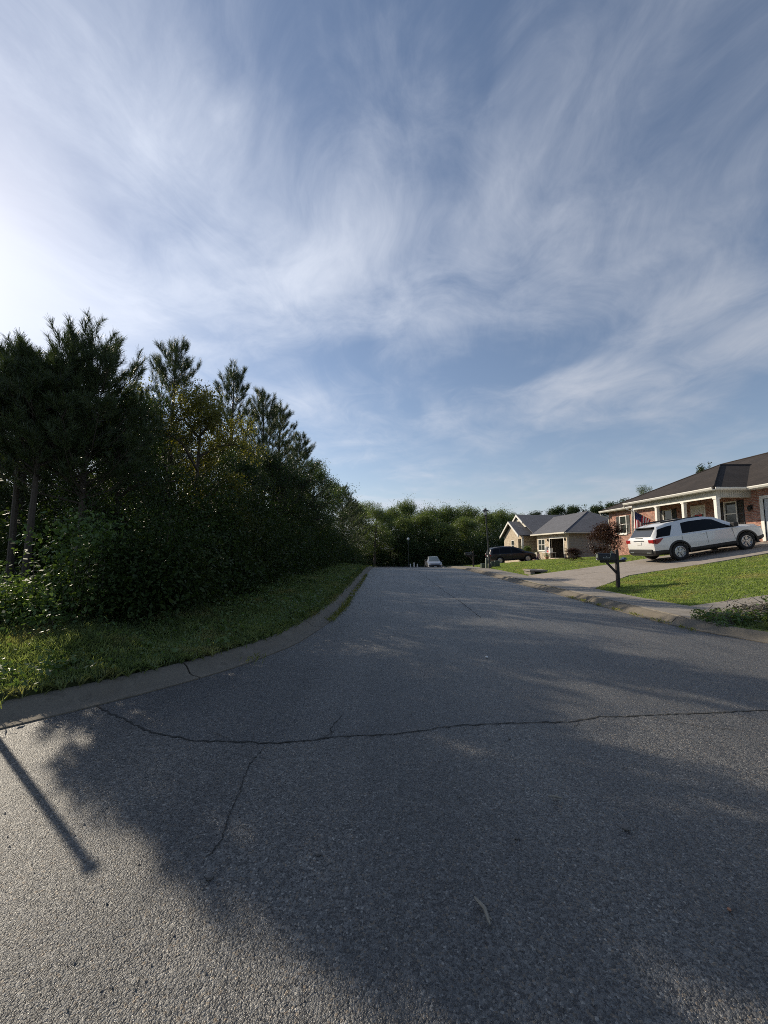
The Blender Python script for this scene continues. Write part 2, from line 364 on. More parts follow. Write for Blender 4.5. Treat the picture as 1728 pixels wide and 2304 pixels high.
def resample(pl, step):
    P = np.array(pl, float); d = np.r_[0, np.cumsum(np.linalg.norm(np.diff(P, axis=0), axis=1))]
    n = max(2, int(d[-1] / step)); t = np.linspace(0, d[-1], n + 1)
    # smooth the corners a little by averaging
    return np.c_[np.interp(t, d, P[:, 0]), np.interp(t, d, P[:, 1])]
def normals(P):
    T = np.gradient(P, axis=0); T /= np.linalg.norm(T, axis=1)[:, None]; return np.c_[-T[:, 1], T[:, 0]]
LE = resample(L_EDGE, .15); RE = resample(R_EDGE, .15)
for _ in range(6):
    LE[1:-1] = (LE[:-2] + LE[1:-1] * 2 + LE[2:]) / 4; RE[1:-1] = (RE[:-2] + RE[1:-1] * 2 + RE[2:]) / 4
LN = -normals(LE); RN = normals(RE)
KW = .42
LB = LE + LN * KW; RB = RE + RN * KW
if LB[50, 0] > LE[50, 0]: LN = -LN; LB = LE + LN * KW
if RB[50, 0] < RE[50, 0]: RN = -RN; RB = RE + RN * KW
def pip(x, y, poly):
    inside = np.zeros(x.shape, bool); n = len(poly); px, py = poly[:, 0], poly[:, 1]
    for i in range(n):
        x1, y1 = px[i], py[i]; x2, y2 = px[(i + 1) % n], py[(i + 1) % n]
        if y1 == y2: continue
        c = ((y1 > y) != (y2 > y)) & (x < (x2 - x1) * (y - y1) / (y2 - y1) + x1); inside ^= c
    return inside
LPOLY = np.vstack([(LE + LN * (KW - .06))[::2], [(-400, 1.0), (-400, 72)]])
RPOLY = np.vstack([(RE + RN * (KW - .04))[::2], [(400, 3.8), (400, 72)]])
def hump(x, y): return .05 * np.sin(x * .9 + y * .35) + .04 * np.sin(x * .37 - y * .8 + 1.3)
def ground_z(x, y):
    x = np.asarray(x, float); y = np.asarray(y, float); b = zr(y)
    left = b + .10 + .22 * np.clip((-1.6 - x) / 3.5, 0, 1) + hump(x, y) * np.clip((-1.8 - x) / 2, 0, 1)
    right = b + .09 + rise(x, y) + .35 * hump(x, y) * np.clip((x - 8.5) / 3, 0, 1)
    return np.where(x < 2, left, right)
def build_ground():
    xs = np.unique(np.r_[np.linspace(-400, -40, 10), np.linspace(-40, -9, 25), np.arange(-9, 13.01, .16), np.linspace(13, 40, 30), np.linspace(40, 400, 10)])
    ys = np.unique(np.r_[np.linspace(-60, -2, 12), np.arange(-2, 34, .2), np.arange(34, 76, .5), np.linspace(76, 160, 25), np.linspace(160, 700, 10)])
    X, Y = np.meshgrid(xs, ys); x, y = X.ravel(), Y.ravel()
    g = ground_z(x, y)
    ins = pip(x, y, LPOLY) | pip(x, y, RPOLY) | (y > 72) | (y < -9)
    z = np.where(ins, g, zr(y) - .10)
    V = np.c_[x, y, z]; nx, ny = len(xs), len(ys)
    I = np.arange(nx * ny).reshape(ny, nx)
    Fc = np.stack([I[:-1, :-1], I[:-1, 1:], I[1:, 1:], I[1:, :-1]], -1).reshape(-1, 4)
    tag(np_obj('ground', V, Fc, M['ground']), kind='structure')
build_ground()
# ------------------------------------------------------------------ asphalt
CR = [(-3.2, 4.35), (-2.78, 3.9), (-2.33, 3.63), (-1.98, 3.41), (-1.78, 3.34), (-1.54, 3.26), (-1.14, 3.23), (-.94, 3.21), (-.59, 3.26), (-.42, 3.32), (.13, 3.37), (.66, 3.52), (1.3, 3.58), (1.64, 3.59), (1.98, 3.69), (2.42, 3.72), (3.67, 3.84), (5.0, 3.95), (7.2, 4.6), (9.0, 4.75)]
def jag(pl, step, amp, seed):
    r = np.random.default_rng(seed); P = resample(pl, step); P[1:-1] += r.normal(0, amp, P[1:-1].shape)
    return P
CRJ = jag(CR, .045, .007, 3)
def asphalt_sheets():
    bm = bmesh.new()
    out = [(x, y, 0) for x, y in CRJ] + [(12, 4.5, 0), (40, 4.2, 0), (40, -9.5, 0), (-40, -9.5, 0), (-40, 1.3, 0)]
    lk = [p for p in (LE + LN * .3)[::-1] if p[1] < 4.3 and p[0] > -39]
    out += [(p[0], p[1], 0) for p in lk]
    f = bm.faces.new([bm.verts.new(p) for p in out]); bmesh.ops.triangulate(bm, faces=[f])
    bmesh.ops.recalc_face_normals(bm, faces=bm.faces)
    me = bpy.data.meshes.new('junction_road'); bm.to_mesh(me); bm.free(); me.materials.append(M['junction'])
    o = bpy.data.objects.new('junction_road', me); COL.objects.link(o); tag(o, kind='structure')
    if me.polygons[0].normal.z < 0: me.flip_normals()
    # street beyond the seam, first row on the seam
    LEo = (LE + LN * .3); REo = (RE + RN * .3)
    def lx(y):
        s = LEo[LEo[:, 1] > 3.0]; return np.interp(y, s[::-1, 1], s[::-1, 0])
    def rx(y):
        s = REo[REo[:, 1] > 4.25]; return np.interp(y, s[::-1, 1], s[::-1, 0])
    n = len(CRJ); rows = [np.c_[CRJ, np.zeros(n)]]
    for y in np.r_[np.linspace(4.8, 8, 10), np.arange(9, 72, 1.0)]:
        tt = np.linspace(0, 1, n); x = lx(y) + (rx(y) - lx(y)) * tt
        rows.append(np.c_[x, np.full(n, y), np.full(n, float(zr(y)))])
    V = np.vstack(rows); m = len(rows); I = np.arange(n * m).reshape(m, n)
    Fc = np.stack([I[:-1, :-1], I[:-1, 1:], I[1:, 1:], I[1:, :-1]], -1).reshape(-1, 4)
    s = tag(np_obj('street', V, Fc, M['street']), kind='structure')
    return o, s
junction, street = asphalt_sheets()
def crack(pl, w, seed, parent, z=.004, step=.03, amp=.006):
    r = np.random.default_rng(seed); P = jag(pl, step, amp, seed) if amp else np.array(pl); N_ = normals(P); k = len(P)
    wv = w * (.35 + .9 * r.random(k)) * np.minimum(1, np.minimum(np.arange(k), np.arange(k)[::-1]) / 6 + .15)
    A = P + N_ * wv[:, None] / 2; B = P - N_ * wv[:, None] / 2
    V = np.vstack([np.c_[A, zr(A[:, 1]) + z], np.c_[B, zr(B[:, 1]) + z]])
    I = np.arange(k - 1); Fc = np.stack([I, I + 1, I + 1 + k, I + k], -1)
    return np_obj('crack', V, Fc, M['crack'], parent)
crack([tuple(p) for p in CRJ], .016, 4, street, amp=0)
crack([(-.93, 3.2), (-.96, 2.93), (-.93, 2.65), (-.9, 2.4), (-.86, 2.2), (-.9, 2.05)], .0065, 5, junction, step=.02, amp=.005)
crack([(-.42, 3.32), (-.46, 3.45), (-.42, 3.63), (-.37, 3.79)], .007, 6, street, step=.02, amp=.005)
crack([(2.42, 3.72), (2.75, 3.5), (3.1, 3.42)], .007, 8, junction, step=.02, amp=.005)
rb = np.random.default_rng(44)
for i in (30, 52, 66, 95, 120, 150, 168, 190):                    # short side branches off the long crack
    p = CRJ[i]; a_ = rb.uniform(.5, 2.6) * (1 if rb.random() < .4 else -1); L_ = rb.uniform(.10, .34)
    crack([(p[0], p[1]), (p[0] + math.cos(a_) * L_ * .5 + .02, p[1] + math.sin(a_) * L_ * .5), (p[0] + math.cos(a_) * L_, p[1] + math.sin(a_) * L_)], .005, 60 + i, street if a_ > 0 else junction, step=.02, amp=.006)
crack([(2.15, 8.5), (2.2, 11), (2.15, 14), (2.22, 20), (2.2, 26), (2.25, 33), (2.3, 42)], .016, 9, street, step=.10, amp=.010)
# ------------------------------------------------------------------ kerbs, built in cast sections
def kerb(name, E_, N_, side, drop=None, seed=1):
    root = MB(); r = np.random.default_rng(seed)
    prof = [(-.02, -.08), (-.02, .012), (.02, .016), (.14, .008), (.20, .02), (.28, .088), (.34, .112), (.40, .115), (.425, .09), (.425, -.10)]
    d = np.r_[0, np.cumsum(np.linalg.norm(np.diff(E_, axis=0), axis=1))]
    parent = None; s0 = 0.0; objs = []
    while s0 < d[-1] - .5:
        s1 = min(d[-1], s0 + 3.05 + r.uniform(-.15, .15)); t = np.linspace(s0 + .011, s1 - .011, 14); s0 = s1
        ex = np.interp(t, d, E_[:, 0]); ey = np.interp(t, d, E_[:, 1]); nx = np.interp(t, d, N_[:, 0]); ny = np.interp(t, d, N_[:, 1])
        if ey.min() > 66 or abs(ex).min() > 22: continue
        V = []; Fc = []; k = len(prof); tilt = r.uniform(-.008, .012)
        for i in range(len(t)):
            dr = 1.0
            if drop and drop[0] < ey[i] < drop[1] and ex[i] > 0: dr = .8
            for (o, h) in prof:
                hh = h * (dr if h > .03 else 1) + tilt * max(0, o)
                px, py = ex[i] + nx[i] * o, ey[i] + ny[i] * o; V.append((px, py, float(zr(py)) + hh))
        for i in range(len(t) - 1):
            for j in range(k): Fc.append((i * k + j, i * k + (j + 1) % k, (i + 1) * k + (j + 1) % k, (i + 1) * k + j))
        Fc += [tuple(range(k)), tuple(range((len(t) - 1) * k, len(t) * k))]
        mb = MB().add(V, Fc)
        if parent is None:
            parent = mb.build(name, M['kerb'], None, 40); tag(parent, kind='structure')
        else: mb.build('kerb_section', M['kerb'], parent, 40)
kerb('kerb_left', LE, LN, -1, None, 1)
kerb('kerb_right', RE, RN, 1, (13.2, 19.6), 2)
# ------------------------------------------------------------------ sidewalk and driveways (slabs)
def slab(mb, quad, th=.10, lift=.03, zf=None):
    zf = zf or ground_z
    top = [(x, y, float(zf(x, y)) + lift) for x, y in quad]; bot = [(x, y, z - th) for x, y, z in top]
    return mb.hexa(bot + top)
def sidewalk():
    root = None; y = 61.0
    def off(y): return float(R_edge(y)) + .46
    while y > 8.3:
        y2 = y - 1.22; a, b = off(y - .006), off(y2 + .006)
        wid = 1.15 if y2 > 10 else 1.25
        mb = MB(); slab(mb, [(b, y2 + .006), (b + wid, y2 + .006), (a + wid, y - .006), (a, y - .006)], lift=.035 + random.uniform(-.006, .006))
        o = mb.build('sidewalk' if root is None else 'slab', M['walk'], root)
        if root is None: root = tag(o, kind='structure')
        y = y2
    x = 7.5
    while x < 16:
        mb = MB(); slab(mb, [(x + .006, 8.45), (x + 1.21, 8.45), (x + 1.21, 9.6), (x + .006, 9.6)], lift=.035 + random.uniform(-.006, .006))
        mb.build('slab', M['walk'], root); x += 1.22
sidewalk()
def driveway(name, xs, y0, y1, flare0, flare1):
    root = None
    for i in range(len(xs) - 1):
        a, b = xs[i] + .006, xs[i + 1] - .006
        f0a, f0b = (flare0 if i == 0 else 0), 0; f1a = flare1 if i == 0 else 0
        for (ya, yb, fa, fb) in ((y0, (y0 + y1) / 2 - .006, f0a, 0), ((y0 + y1) / 2 + .006, y1, 0, f1a)):
            mb = MB(); slab(mb, [(a, ya - fa), (b, ya), (b, yb), (a, yb + fb)], lift=.04 + random.uniform(-.004, .004))
            o = mb.build(name if root is None else 'slab', M['drive'], root)
            if root is None: root = tag(o, kind='structure')
driveway('driveway_near', [7.42, 9.6, 12.4, 15.5, 18.66], 15.3, 19.5, 1.6, .5)
driveway('driveway_far', [8.1, 11.2, 14.6, 18.05], 38.4, 43.6, .6, .6)
# ------------------------------------------------------------------ grass
def blades(P, h, w, lean, r):
    n = len(P); a = r.random(n) * 2 * math.pi; d = np.c_[np.cos(a), np.sin(a), np.zeros(n)]; s = np.c_[-d[:, 1], d[:, 0], np.zeros(n)]
    hh = h * (.6 + .8 * r.random(n)); ln = lean * r.random(n) * hh
    ww = (w * (.7 + .6 * r.random(n)))[:, None]
    tip = P + np.c_[d[:, 0] * ln, d[:, 1] * ln, hh]
    mid = P + np.c_[d[:, 0] * ln * .35, d[:, 1] * ln * .35, hh * .6]
    V = np.stack([P - s * ww / 2, P + s * ww / 2, mid + s * ww * .4, tip, mid - s * ww * .4], 1).reshape(-1, 3)
    I = np.arange(n)[:, None] * 5
    return V, np.hstack([I, I + 1, I + 2, I + 3, I + 4])
def scatter(n, xlo, xhi, ylo, yhi, power, r, keep):
    out = []; tot = 0
    while tot < n:
        u = r.random(n * 2); y = (ylo ** (1 - power) + u * (yhi ** (1 - power) - ylo ** (1 - power))) ** (1 / (1 - power)); x = xlo + r.random(n * 2) * (xhi - xlo)
        k = keep(x, y); out.append(np.c_[x[k], y[k]]); tot += k.sum()
        if len(out) > 30: break
    return np.vstack(out)[:n]
def left_back_x(y):
    s = LB[LB[:, 1] > 2.0]; return np.interp(y, s[::-1, 1], s[::-1, 0])
def vn(x, y, f): return np.sin(x * f + 1.7 * np.sin(y * f * .7)) * np.sin(y * f * 1.13 + 1.3 * np.sin(x * f * .9))
def grass():
    r = np.random.default_rng(21)
    P = scatter(150000, -8, -.9, 2.6, 45, 1.7, r, lambda x, y: (x < left_back_x(y) + .02) & (x > np.where(y < 7, -9, -5.6)))
    edge = np.clip((left_back_x(P[:, 1]) - P[:, 0]) / 1.2, 0, 1)
    h = (.055 + .085 * edge) * (1 + .45 * vn(P[:, 0], P[:, 1], 1.6))
    z = ground_z(P[:, 0], P[:, 1]); V, Fc = blades(np.c_[P, z - .01], h, .007 + .0006 * P[:, 1], .9, r)
    # tufts that hang over the kerb back and grow in its joints
    k = 22000; i = r.integers(0, len(LB) - 1, k); keep = (LB[i, 1] > 2.6) & (LB[i, 1] < 40) & (LB[i, 0] > -6); i = i[keep]
    Q = LB[i] + LN[i] * (r.normal(.03, .06, (len(i), 1))); V2, F2 = blades(np.c_[Q, zr(Q[:, 1]) + .10], np.full(len(i), .10), .008, 1.5, r)
    V = np.vstack([V, V2]); Fc = np.vstack([Fc, F2 + len(V) - len(V2)])
    tag(np_obj('verge_grass', V, Fc, M['verge']), 'uncut green grass strip between the left kerb and the woods', 'grass', kind='stuff')
    # weeds: flat broad leaves
    # tufts of weed between left gutter and asphalt
    out = []
    for y0 in np.r_[np.linspace(8.4, 11.5, 9), np.linspace(12, 22, 12)]:
        k = 70; yy = y0 + r.normal(0, .12, k); xx = np.interp(yy, LE[::-1, 1], LE[::-1, 0]) + r.normal(.0, .05, k); out.append(np.c_[xx, yy, zr(yy) + .005])
    for (sx, sy) in ((-1.78, 5.42), ):
        k = 26; out.append(np.c_[sx + r.normal(0, .07, k), sy + r.normal(0, .1, k), np.full(k, .02)])
    for y0 in np.linspace(7.5, 12, 7):
        k = 40; yy = y0 + r.normal(0, .14, k); out.append(np.c_[R_edge(yy) + r.normal(0, .03, k), yy, np.full(k, .005)])
    P = np.vstack(out); V, Fc = blades(P, np.full(len(P), .06), .008, 1.3, r)
    tag(np_obj('gutter_weeds', V, Fc, M['gutterweed']), 'yellow green weed tufts growing in the road gutter joint', 'weeds', kind='stuff')
    # lawn on the right
    def kp(x, y):
        le = np.where(y > 10.2, R_edge(y) + 1.63, np.where(y > 9.62, 7.3, 99)); le = np.where((y < 14.9) & (y > 13.4), 7.4, le)
        drv = ((y > 15.25) & (y < 19.55)) | ((x < 9.6) & (y > 15.3 - 1.6 * (9.6 - x) / 2.2) & (y < 19.5 + .5 * (9.6 - x) / 2.2) & (y > 13))
        return (x > le) & ~drv & (x < 18.6) & ~((y > 38.3) & (y < 43.7)) & (x < y * 1.03 + .5)
    P = scatter(190000, 7.2, 18.7, 9.6, 56, 1.5, r, kp); z = ground_z(P[:, 0], P[:, 1])
    h = .050 * (1 + .3 * vn(P[:, 0], P[:, 1], 1.2) + .2 * vn(P[:, 0] + 5, P[:, 1], 4))
    V, Fc = blades(np.c_[P, z - .008], h, .006 + .0007 * P[:, 1], 1.0, r)
    tag(np_obj('lawn_grass', V, Fc, M['lawn']), 'mown sunlit lawn between the sidewalk and the brick houses', 'lawn', kind='stuff')
    # near corner verge, right
    def kc(x, y):
        ry = np.interp(y, RB[::-1, 1], RB[::-1, 0]); return (x > ry - .03) & (y < 8.45) & (x < y * 1.1 + .6)
    P = scatter(26000, 6.2, 10.5, 4.9, 8.44, 1.2, r, kc); z = ground_z(P[:, 0], P[:, 1])
    V, Fc = blades(np.c_[P, z - .01], np.full(len(P), .11) * (1 + .5 * vn(P[:, 0], P[:, 1], 2.2)) * np.clip((8.5 - P[:, 1]) / .9, .3, 1) * np.clip((P[:, 0] - np.interp(P[:, 1], RB[::-1, 1], RB[::-1, 0])) / .4, .4, 1), .010, 1.0, r)
    tag(np_obj('corner_grass', V, Fc, M['verge']), 'rough grass at the right road corner in front of the brush pile', 'grass', kind='stuff')
grass()
# ------------------------------------------------------------------ leaves, trees
def unit(a): return a / np.maximum(1e-9, np.linalg.norm(a, axis=-1, keepdims=True))
def leaf_quads(P, size, r, up=.5, aspect=.55):
    n = len(P); nr = unit(r.normal(0, 1, (n, 3)) + np.array([0, 0, up * 1.6])); t = unit(np.cross(nr, r.normal(0, 1, (n, 3)))); s = np.cross(nr, t)
    sz = (size * (.65 + .7 * r.random(n)))[:, None]
    t = t - np.array([0, 0, .25])
    V = np.stack([P, P + t * sz * .45 + s * sz * aspect * .5, P + t * sz, P + t * sz * .45 - s * sz * aspect * .5], 1).reshape(-1, 3)
    I = np.arange(n)[:, None] * 4; return V, np.hstack([I, I + 1, I + 2, I + 3])
def rv(r, s=1.0): return Vector(r.normal(0, s, 3))
def broad_meshes(seed, h, R, nleaf, size, low=.18, sig=.30, limbs=9):
    r = np.random.default_rng(seed); mb = MB()
    lean = Vector((r.normal(0, .04), r.normal(0, .04), 1)); top = lean * h * .86
    tp = [Vector((0, 0, -.15)), lean * h * .3 + rv(r, .03), lean * h * .6 + rv(r, .06), top]
    mb.tube(tp, [h * .020, h * .015, h * .009, h * .003], 7)
    ends = []
    for i in range(limbs):
        f = low + (.95 - low) * (i + r.random()) / limbs; b = lean * h * f * .9
        az = i * 2.4 + r.normal(0, .35); wid = R * (math.sin(math.pi * min(1, .18 + f * .80)) ** .7) * r.uniform(.7, 1.1)
        tipz = b.z + wid * r.uniform(.25, .75) * (1 if f > .35 else .3)
        tip = Vector((math.cos(az) * wid, math.sin(az) * wid, min(h, tipz))); mid = b.lerp(tip, .5) + Vector((0, 0, wid * .10)) + rv(r, .05 * R)
        mb.tube([b, mid, tip], [h * .008, h * .005, h * .002], 5, False)
        for j in range(5):
            q = b.lerp(mid, r.uniform(.4, 1)) if j < 2 else mid.lerp(tip, r.uniform(.1, 1))
            e = q + rv(r, wid * .27) + Vector((0, 0, .12 * R)); mb.tube([q, e], [h * .003, h * .0012], 4, False)
            ends += [e, q.lerp(e, .5)]
        ends.append(tip)
    ends += [top + rv(r, .12 * R) for _ in range(3)]
    E_ = np.array([tuple(e) for e in ends]); E_[:, 2] = np.clip(E_[:, 2], h * .06, h)
    wts = r.random(len(E_)) ** 1.5 + .25; wts /= wts.sum(); idx = r.choice(len(E_), nleaf, p=wts)
    sg = sig * R / 2.2 * (.6 + .8 * r.random(len(E_)))
    P = E_[idx] + np.clip(r.normal(0, 1, (nleaf, 3)), -1.7, 1.7) * sg[idx][:, None] * np.array([1, 1, .75]); P[:, 2] = np.clip(P[:, 2], .1, None)
    V, Fc = leaf_quads(P, size, r, .5)
    return mb, V, Fc
def pine_meshes(seed, h, R, needles=42, low=.10, ln=.17, whorl=.36, wd=.0045, full=.75):
    r = np.random.default_rng(seed); mb = MB(); T = []; D = []
    lean = Vector((r.normal(0, .02), r.normal(0, .02), 1))
    mb.tube([Vector((0, 0, -.15)), lean * h * .35, lean * h * .7, lean * h * .97], [h * .016, h * .012, h * .007, .006], 7)
    z = h * low
    while z < h * .93:
        f = z / h; k = int(r.integers(4, 7))
        for i in range(k):
            az = 2 * math.pi * (i + r.random() * .6) / k + z * 3; Lb = (R * min(1.0, ((1 - f) / .62)) ** full * r.uniform(.7, 1.12)) + .12
            el = .12 + .75 * f + r.normal(0, .12); b = lean * (z + r.normal(0, .06))
            d = Vector((math.cos(az) * math.cos(el), math.sin(az) * math.cos(el), math.sin(el)))
            mid = b + d * Lb * .55; tip = b + d * Lb + Vector((0, 0, .22 * Lb))
            mb.tube([b, mid, tip], [.006 + .008 * Lb, .004 + .004 * Lb, .004], 4, False)
            T.append(tip); D.append((tip - mid).normalized() + Vector((0, 0, .55)))
            for j in range(int(4 + Lb * 4.2)):
                s = r.uniform(.3, 1); q = b.lerp(mid, s / .55) if s < .55 else mid.lerp(tip, (s - .55) / .45)
                sd = d.cross(Vector((0, 0, 1))).normalized() * (1 if j % 2 else -1)
                td = (d * r.uniform(.4, .9) + sd * r.uniform(.3, 1) + Vector((0, 0, r.uniform(.1, .8)))).normalized(); e = q + td * r.uniform(.16, .42) * (.5 + .28 * Lb)
                mb.tube([q, e], [.005, .003], 3, False); T.append(e); D.append(td + Vector((0, 0, .45)))
        z += whorl * r.uniform(.75, 1.2) * (.75 + .3 * (1 - f))
    top = lean * h
    for i in range(5): T.append(top - lean * .22 * i + rv(r, .015)); D.append(Vector((r.normal(0, .12), r.normal(0, .12), 1)))
    T = np.array([tuple(t) for t in T]); D = unit(np.array([tuple(d) for d in D])); n = len(T)
    ti = np.repeat(np.arange(n), needles); m = len(ti); d = D[ti]
    pr = unit(np.cross(d, r.normal(0, 1, (m, 3)))); base = T[ti] - d * (r.random(m) * .30 - .06)[:, None]
    nd = unit(d * .85 + pr * (.35 + .45 * r.random(m))[:, None]); L_ = (ln * (.7 + .5 * r.random(m)))[:, None]; w = unit(np.cross(nd, r.normal(0, 1, (m, 3)))) * wd
    V = np.stack([base - w, base + w, base + nd * L_ + w * .35, base + nd * L_ - w * .35], 1).reshape(-1, 3); I = np.arange(m)[:, None] * 4
    return mb, V, np.hstack([I, I + 1, I + 2, I + 3])
PROTO = {}
def proto(key, fn, leafmat):
    mb, V, Fc = fn
    t = mb.build('trunk', M['bark'], None, 50); c = np_obj('crown', V, Fc, M[leafmat])
    COL.objects.unlink(t); COL.objects.unlink(c); PROTO[key] = (t.data, c.data)
def tree(name, key, label, x, y, h, h0, sx=1.0, rz=None, z=None, group=None, mat=None, cat='tree'):
    zz = float(ground_z(x, y)) if z is None else z; o = thing(name, label, cat, (x, y, zz), random.uniform(0, 6.28) if rz is None else rz, group)
    s = h / h0; o.scale = (s * sx, s * sx, s)
    for nm, me in zip(('trunk', 'crown'), PROTO[key]):
        c = bpy.data.objects.new(nm, me); COL.objects.link(c); c.parent = o
        if mat and nm == 'crown': c.material_slots[0].link = 'OBJECT'; c.material_slots[0].material = M[mat]
    return o
proto('pineA', pine_meshes(31, 6.6, 2.2, 60, .40, .19, .26, .0048, .5), 'needle')
proto('pineD', pine_meshes(37, 5.4, 1.5, 60, .52, .19, .24, .005, .45), 'needle')
proto('pineB', pine_meshes(32, 9.0, 2.2, 42, .14, .20, .42, .005), 'needle')
proto('pineC', pine_meshes(33, 10.0, 2.0, 38, .16, .22, .46, .006), 'needle')
proto('broadA', broad_meshes(41, 7.5, 2.3, 30000, .082, .10, .30, 11), 'leaf_a')
proto('broadB', broad_meshes(42, 8.0, 2.5, 28000, .09, .14, .30, 12), 'leaf_b')
proto('broadC', broad_meshes(43, 9.0, 3.4, 26000, .17, .06, .36, 16), 'leaf_b')
proto('farpine', broad_meshes(44, 12.0, 3.2, 9000, .22, .55, .22, 10), 'leaf_a')
W = 'woods on the left of the road'
# left woods
tree('pine_tree', 'pineA', 'tall bushy pine nearest the camera at the left picture edge', -6.3, 8.0, 5.5, 6.6, .90, .4, group=W)
tree('pine_tree', 'pineC', 'pine cut by the left picture edge beyond the nearest pine', -10.6, 11.1, 6.5, 10.0, 1.1, 2.0, group=W)
tree('pine_tree', 'pineD', 'shorter pine pressed against the left side of the nearest tall pine', -6.75, 7.3, 4.8, 5.4, .98, 1.4, group=W)
tree('pine_tree', 'pineD', 'bare stemmed young pine at the very left picture edge', -7.6, 7.9, 5.1, 5.4, .92, 3.1, group=W)
tree('broadleaf_tree', 'broadA', 'dark small leafy tree added inside the nearest pine crown to block sun', -6.0, 8.7, 4.85, 7.5, .8, .2, group=W)  # added light blocker: fills out the pine so its road shadow is solid
tree('pine_tree', 'pineB', 'second tall pine from the left with open pointed top', -7.0, 12.3, 8.2, 9.0, .85, 1.0, group=W)
tree('pine_tree', 'pineC', 'third tall pine from the left with narrow dark spire', -6.9, 17.0, 9.7, 10.0, .85, 0.0, group=W)
tree('pine_tree', 'pineB', 'shorter pine leaning on the narrow third spire', -6.2, 19.8, 9.4, 9.0, .9, 3.0, group=W)
tree('pine_tree', 'pineC', 'fourth tall pine whose top steps down toward the road', -6.5, 23.2, 10.3, 10.0, 1.0, 2.2, group=W)
tree('pine_tree', 'pineB', 'pine stepping down right of the four tall pines', -6.0, 27.0, 9.3, 9.0, 1.0, 4.2, group=W)
tree('broadleaf_tree', 'broadA', 'dark leafy tree filling the gap behind the nearest pine', -6.9, 10.1, 5.4, 7.5, 1.05, .7, group=W)
tree('broadleaf_tree', 'broadA', 'yellow tinged leafy tree below the second pine', -5.9, 11.9, 6.5, 7.5, .85, 2.7, group=W, mat='leaf_c')
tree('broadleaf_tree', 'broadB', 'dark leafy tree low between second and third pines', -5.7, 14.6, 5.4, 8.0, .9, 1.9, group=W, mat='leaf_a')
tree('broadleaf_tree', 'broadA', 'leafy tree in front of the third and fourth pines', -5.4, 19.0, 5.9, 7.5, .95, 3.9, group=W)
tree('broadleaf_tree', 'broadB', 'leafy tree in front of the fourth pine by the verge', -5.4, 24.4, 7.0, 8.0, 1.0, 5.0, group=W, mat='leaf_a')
tree('broadleaf_tree', 'broadB', 'rounded leafy tree right of the tall pine row', -5.6, 30.2, 8.5, 8.0, .95, .3, group=W)
tree('broadleaf_tree', 'broadA', 'rounded leafy tree just beyond the pine row, nearer the bend', -5.0, 35.0, 7.5, 7.5, 1.0, 1.3, group=W)
tree('pine_tree', 'pineB', 'spiky low pine at the far end of the left woods', -4.7, 43.5, 9.0, 9.0, 1.2, .9, group=W)
tree('pine_tree', 'pineB', 'spiky pine overhanging the road where it dips out of sight', -4.0, 49.0, 8.7, 9.0, 1.25, 2.6, group=W)
k = 0
for (x, y, h, key, h0) in ((-10.5, 13.8, 6.0, 'broadB', 8.0), (-11.0, 18.5, 7.2, 'broadA', 7.5), (-9.6, 22.5, 8.0, 'broadB', 8.0), (-9.6, 28.0, 8.8, 'broadA', 7.5), (-9.0, 34.0, 8.6, 'broadB', 8.0), (-9.0, 41.0, 9.0, 'broadB', 8.0), (-14.5, 16.0, 6.8, 'broadA', 7.5), (-15, 23.0, 8.0, 'broadB', 8.0), (-8.6, 15.2, 6.0, 'broadA', 7.5), (-13.0, 12.6, 5.2, 'broadB', 8.0)):
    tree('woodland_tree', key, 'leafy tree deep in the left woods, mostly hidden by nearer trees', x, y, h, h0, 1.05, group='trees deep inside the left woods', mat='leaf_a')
# far woods at the end of the street
FW = 'trees at the end of the street'
far = [(-1.5, 60, 10.23, 'broadB', 8.0, 1.1, 'leafy tree at the dark left end of the far wood'),
       (1.2, 70, 10.23, 'broadC', 9.0, 1.0, 'far leafy tree behind the white globe street lamp'),
       (4.6, 78, 12.65, 'broadC', 9.0, .62, 'tallest dark crown of the far wood above the parked car'),
       (3.3, 65, 8.00, 'broadC', 9.0, .95, 'sunlit green tree beside the globe lamp at street end'),
       (6.6, 66, 9.11, 'broadC', 9.0, .9, 'pale green sunlit tree behind the parked silver car'),
       (9.4, 76, 10.79, 'broadC', 9.0, 1.0, 'broad dark tree right of the tallest far crown'),
       (10.0, 64, 6.88, 'broadC', 9.0, 1.1, 'low leafy tree between the parked car and far mailbox'),
       (13.2, 78, 11.16, 'broadC', 9.0, .8, 'thin topped far tree above the black mailbox'),
       (14.0, 66, 8.00, 'broadC', 9.0, 1.0, 'sunlit leafy tree left of the lantern lamp post'),
       (17.4, 80, 11.16, 'broadC', 9.0, .9, 'dark round far tree behind the lantern head'),
       (18.4, 69, 8.74, 'broadC', 9.0, 1.0, 'bright green tree just right of the lantern lamp post'),
       (22.5, 76, 9.86, 'broadC', 9.0, 1.0, 'leafy tree at the left gable of the tan house'),
       (-4.5, 68, 10.70, 'broadC', 9.0, 1.0, 'dark far tree merging with the left woods'),
       (27.5, 82, 9.77, 'broadC', 9.0, 1.0, 'far tree hidden low behind the tan house gable')]
for (x, y, h, key, h0, sx, lab) in far: tree('far_tree', key, lab, x, y, h, h0, sx, group=FW, mat='leaf_far')
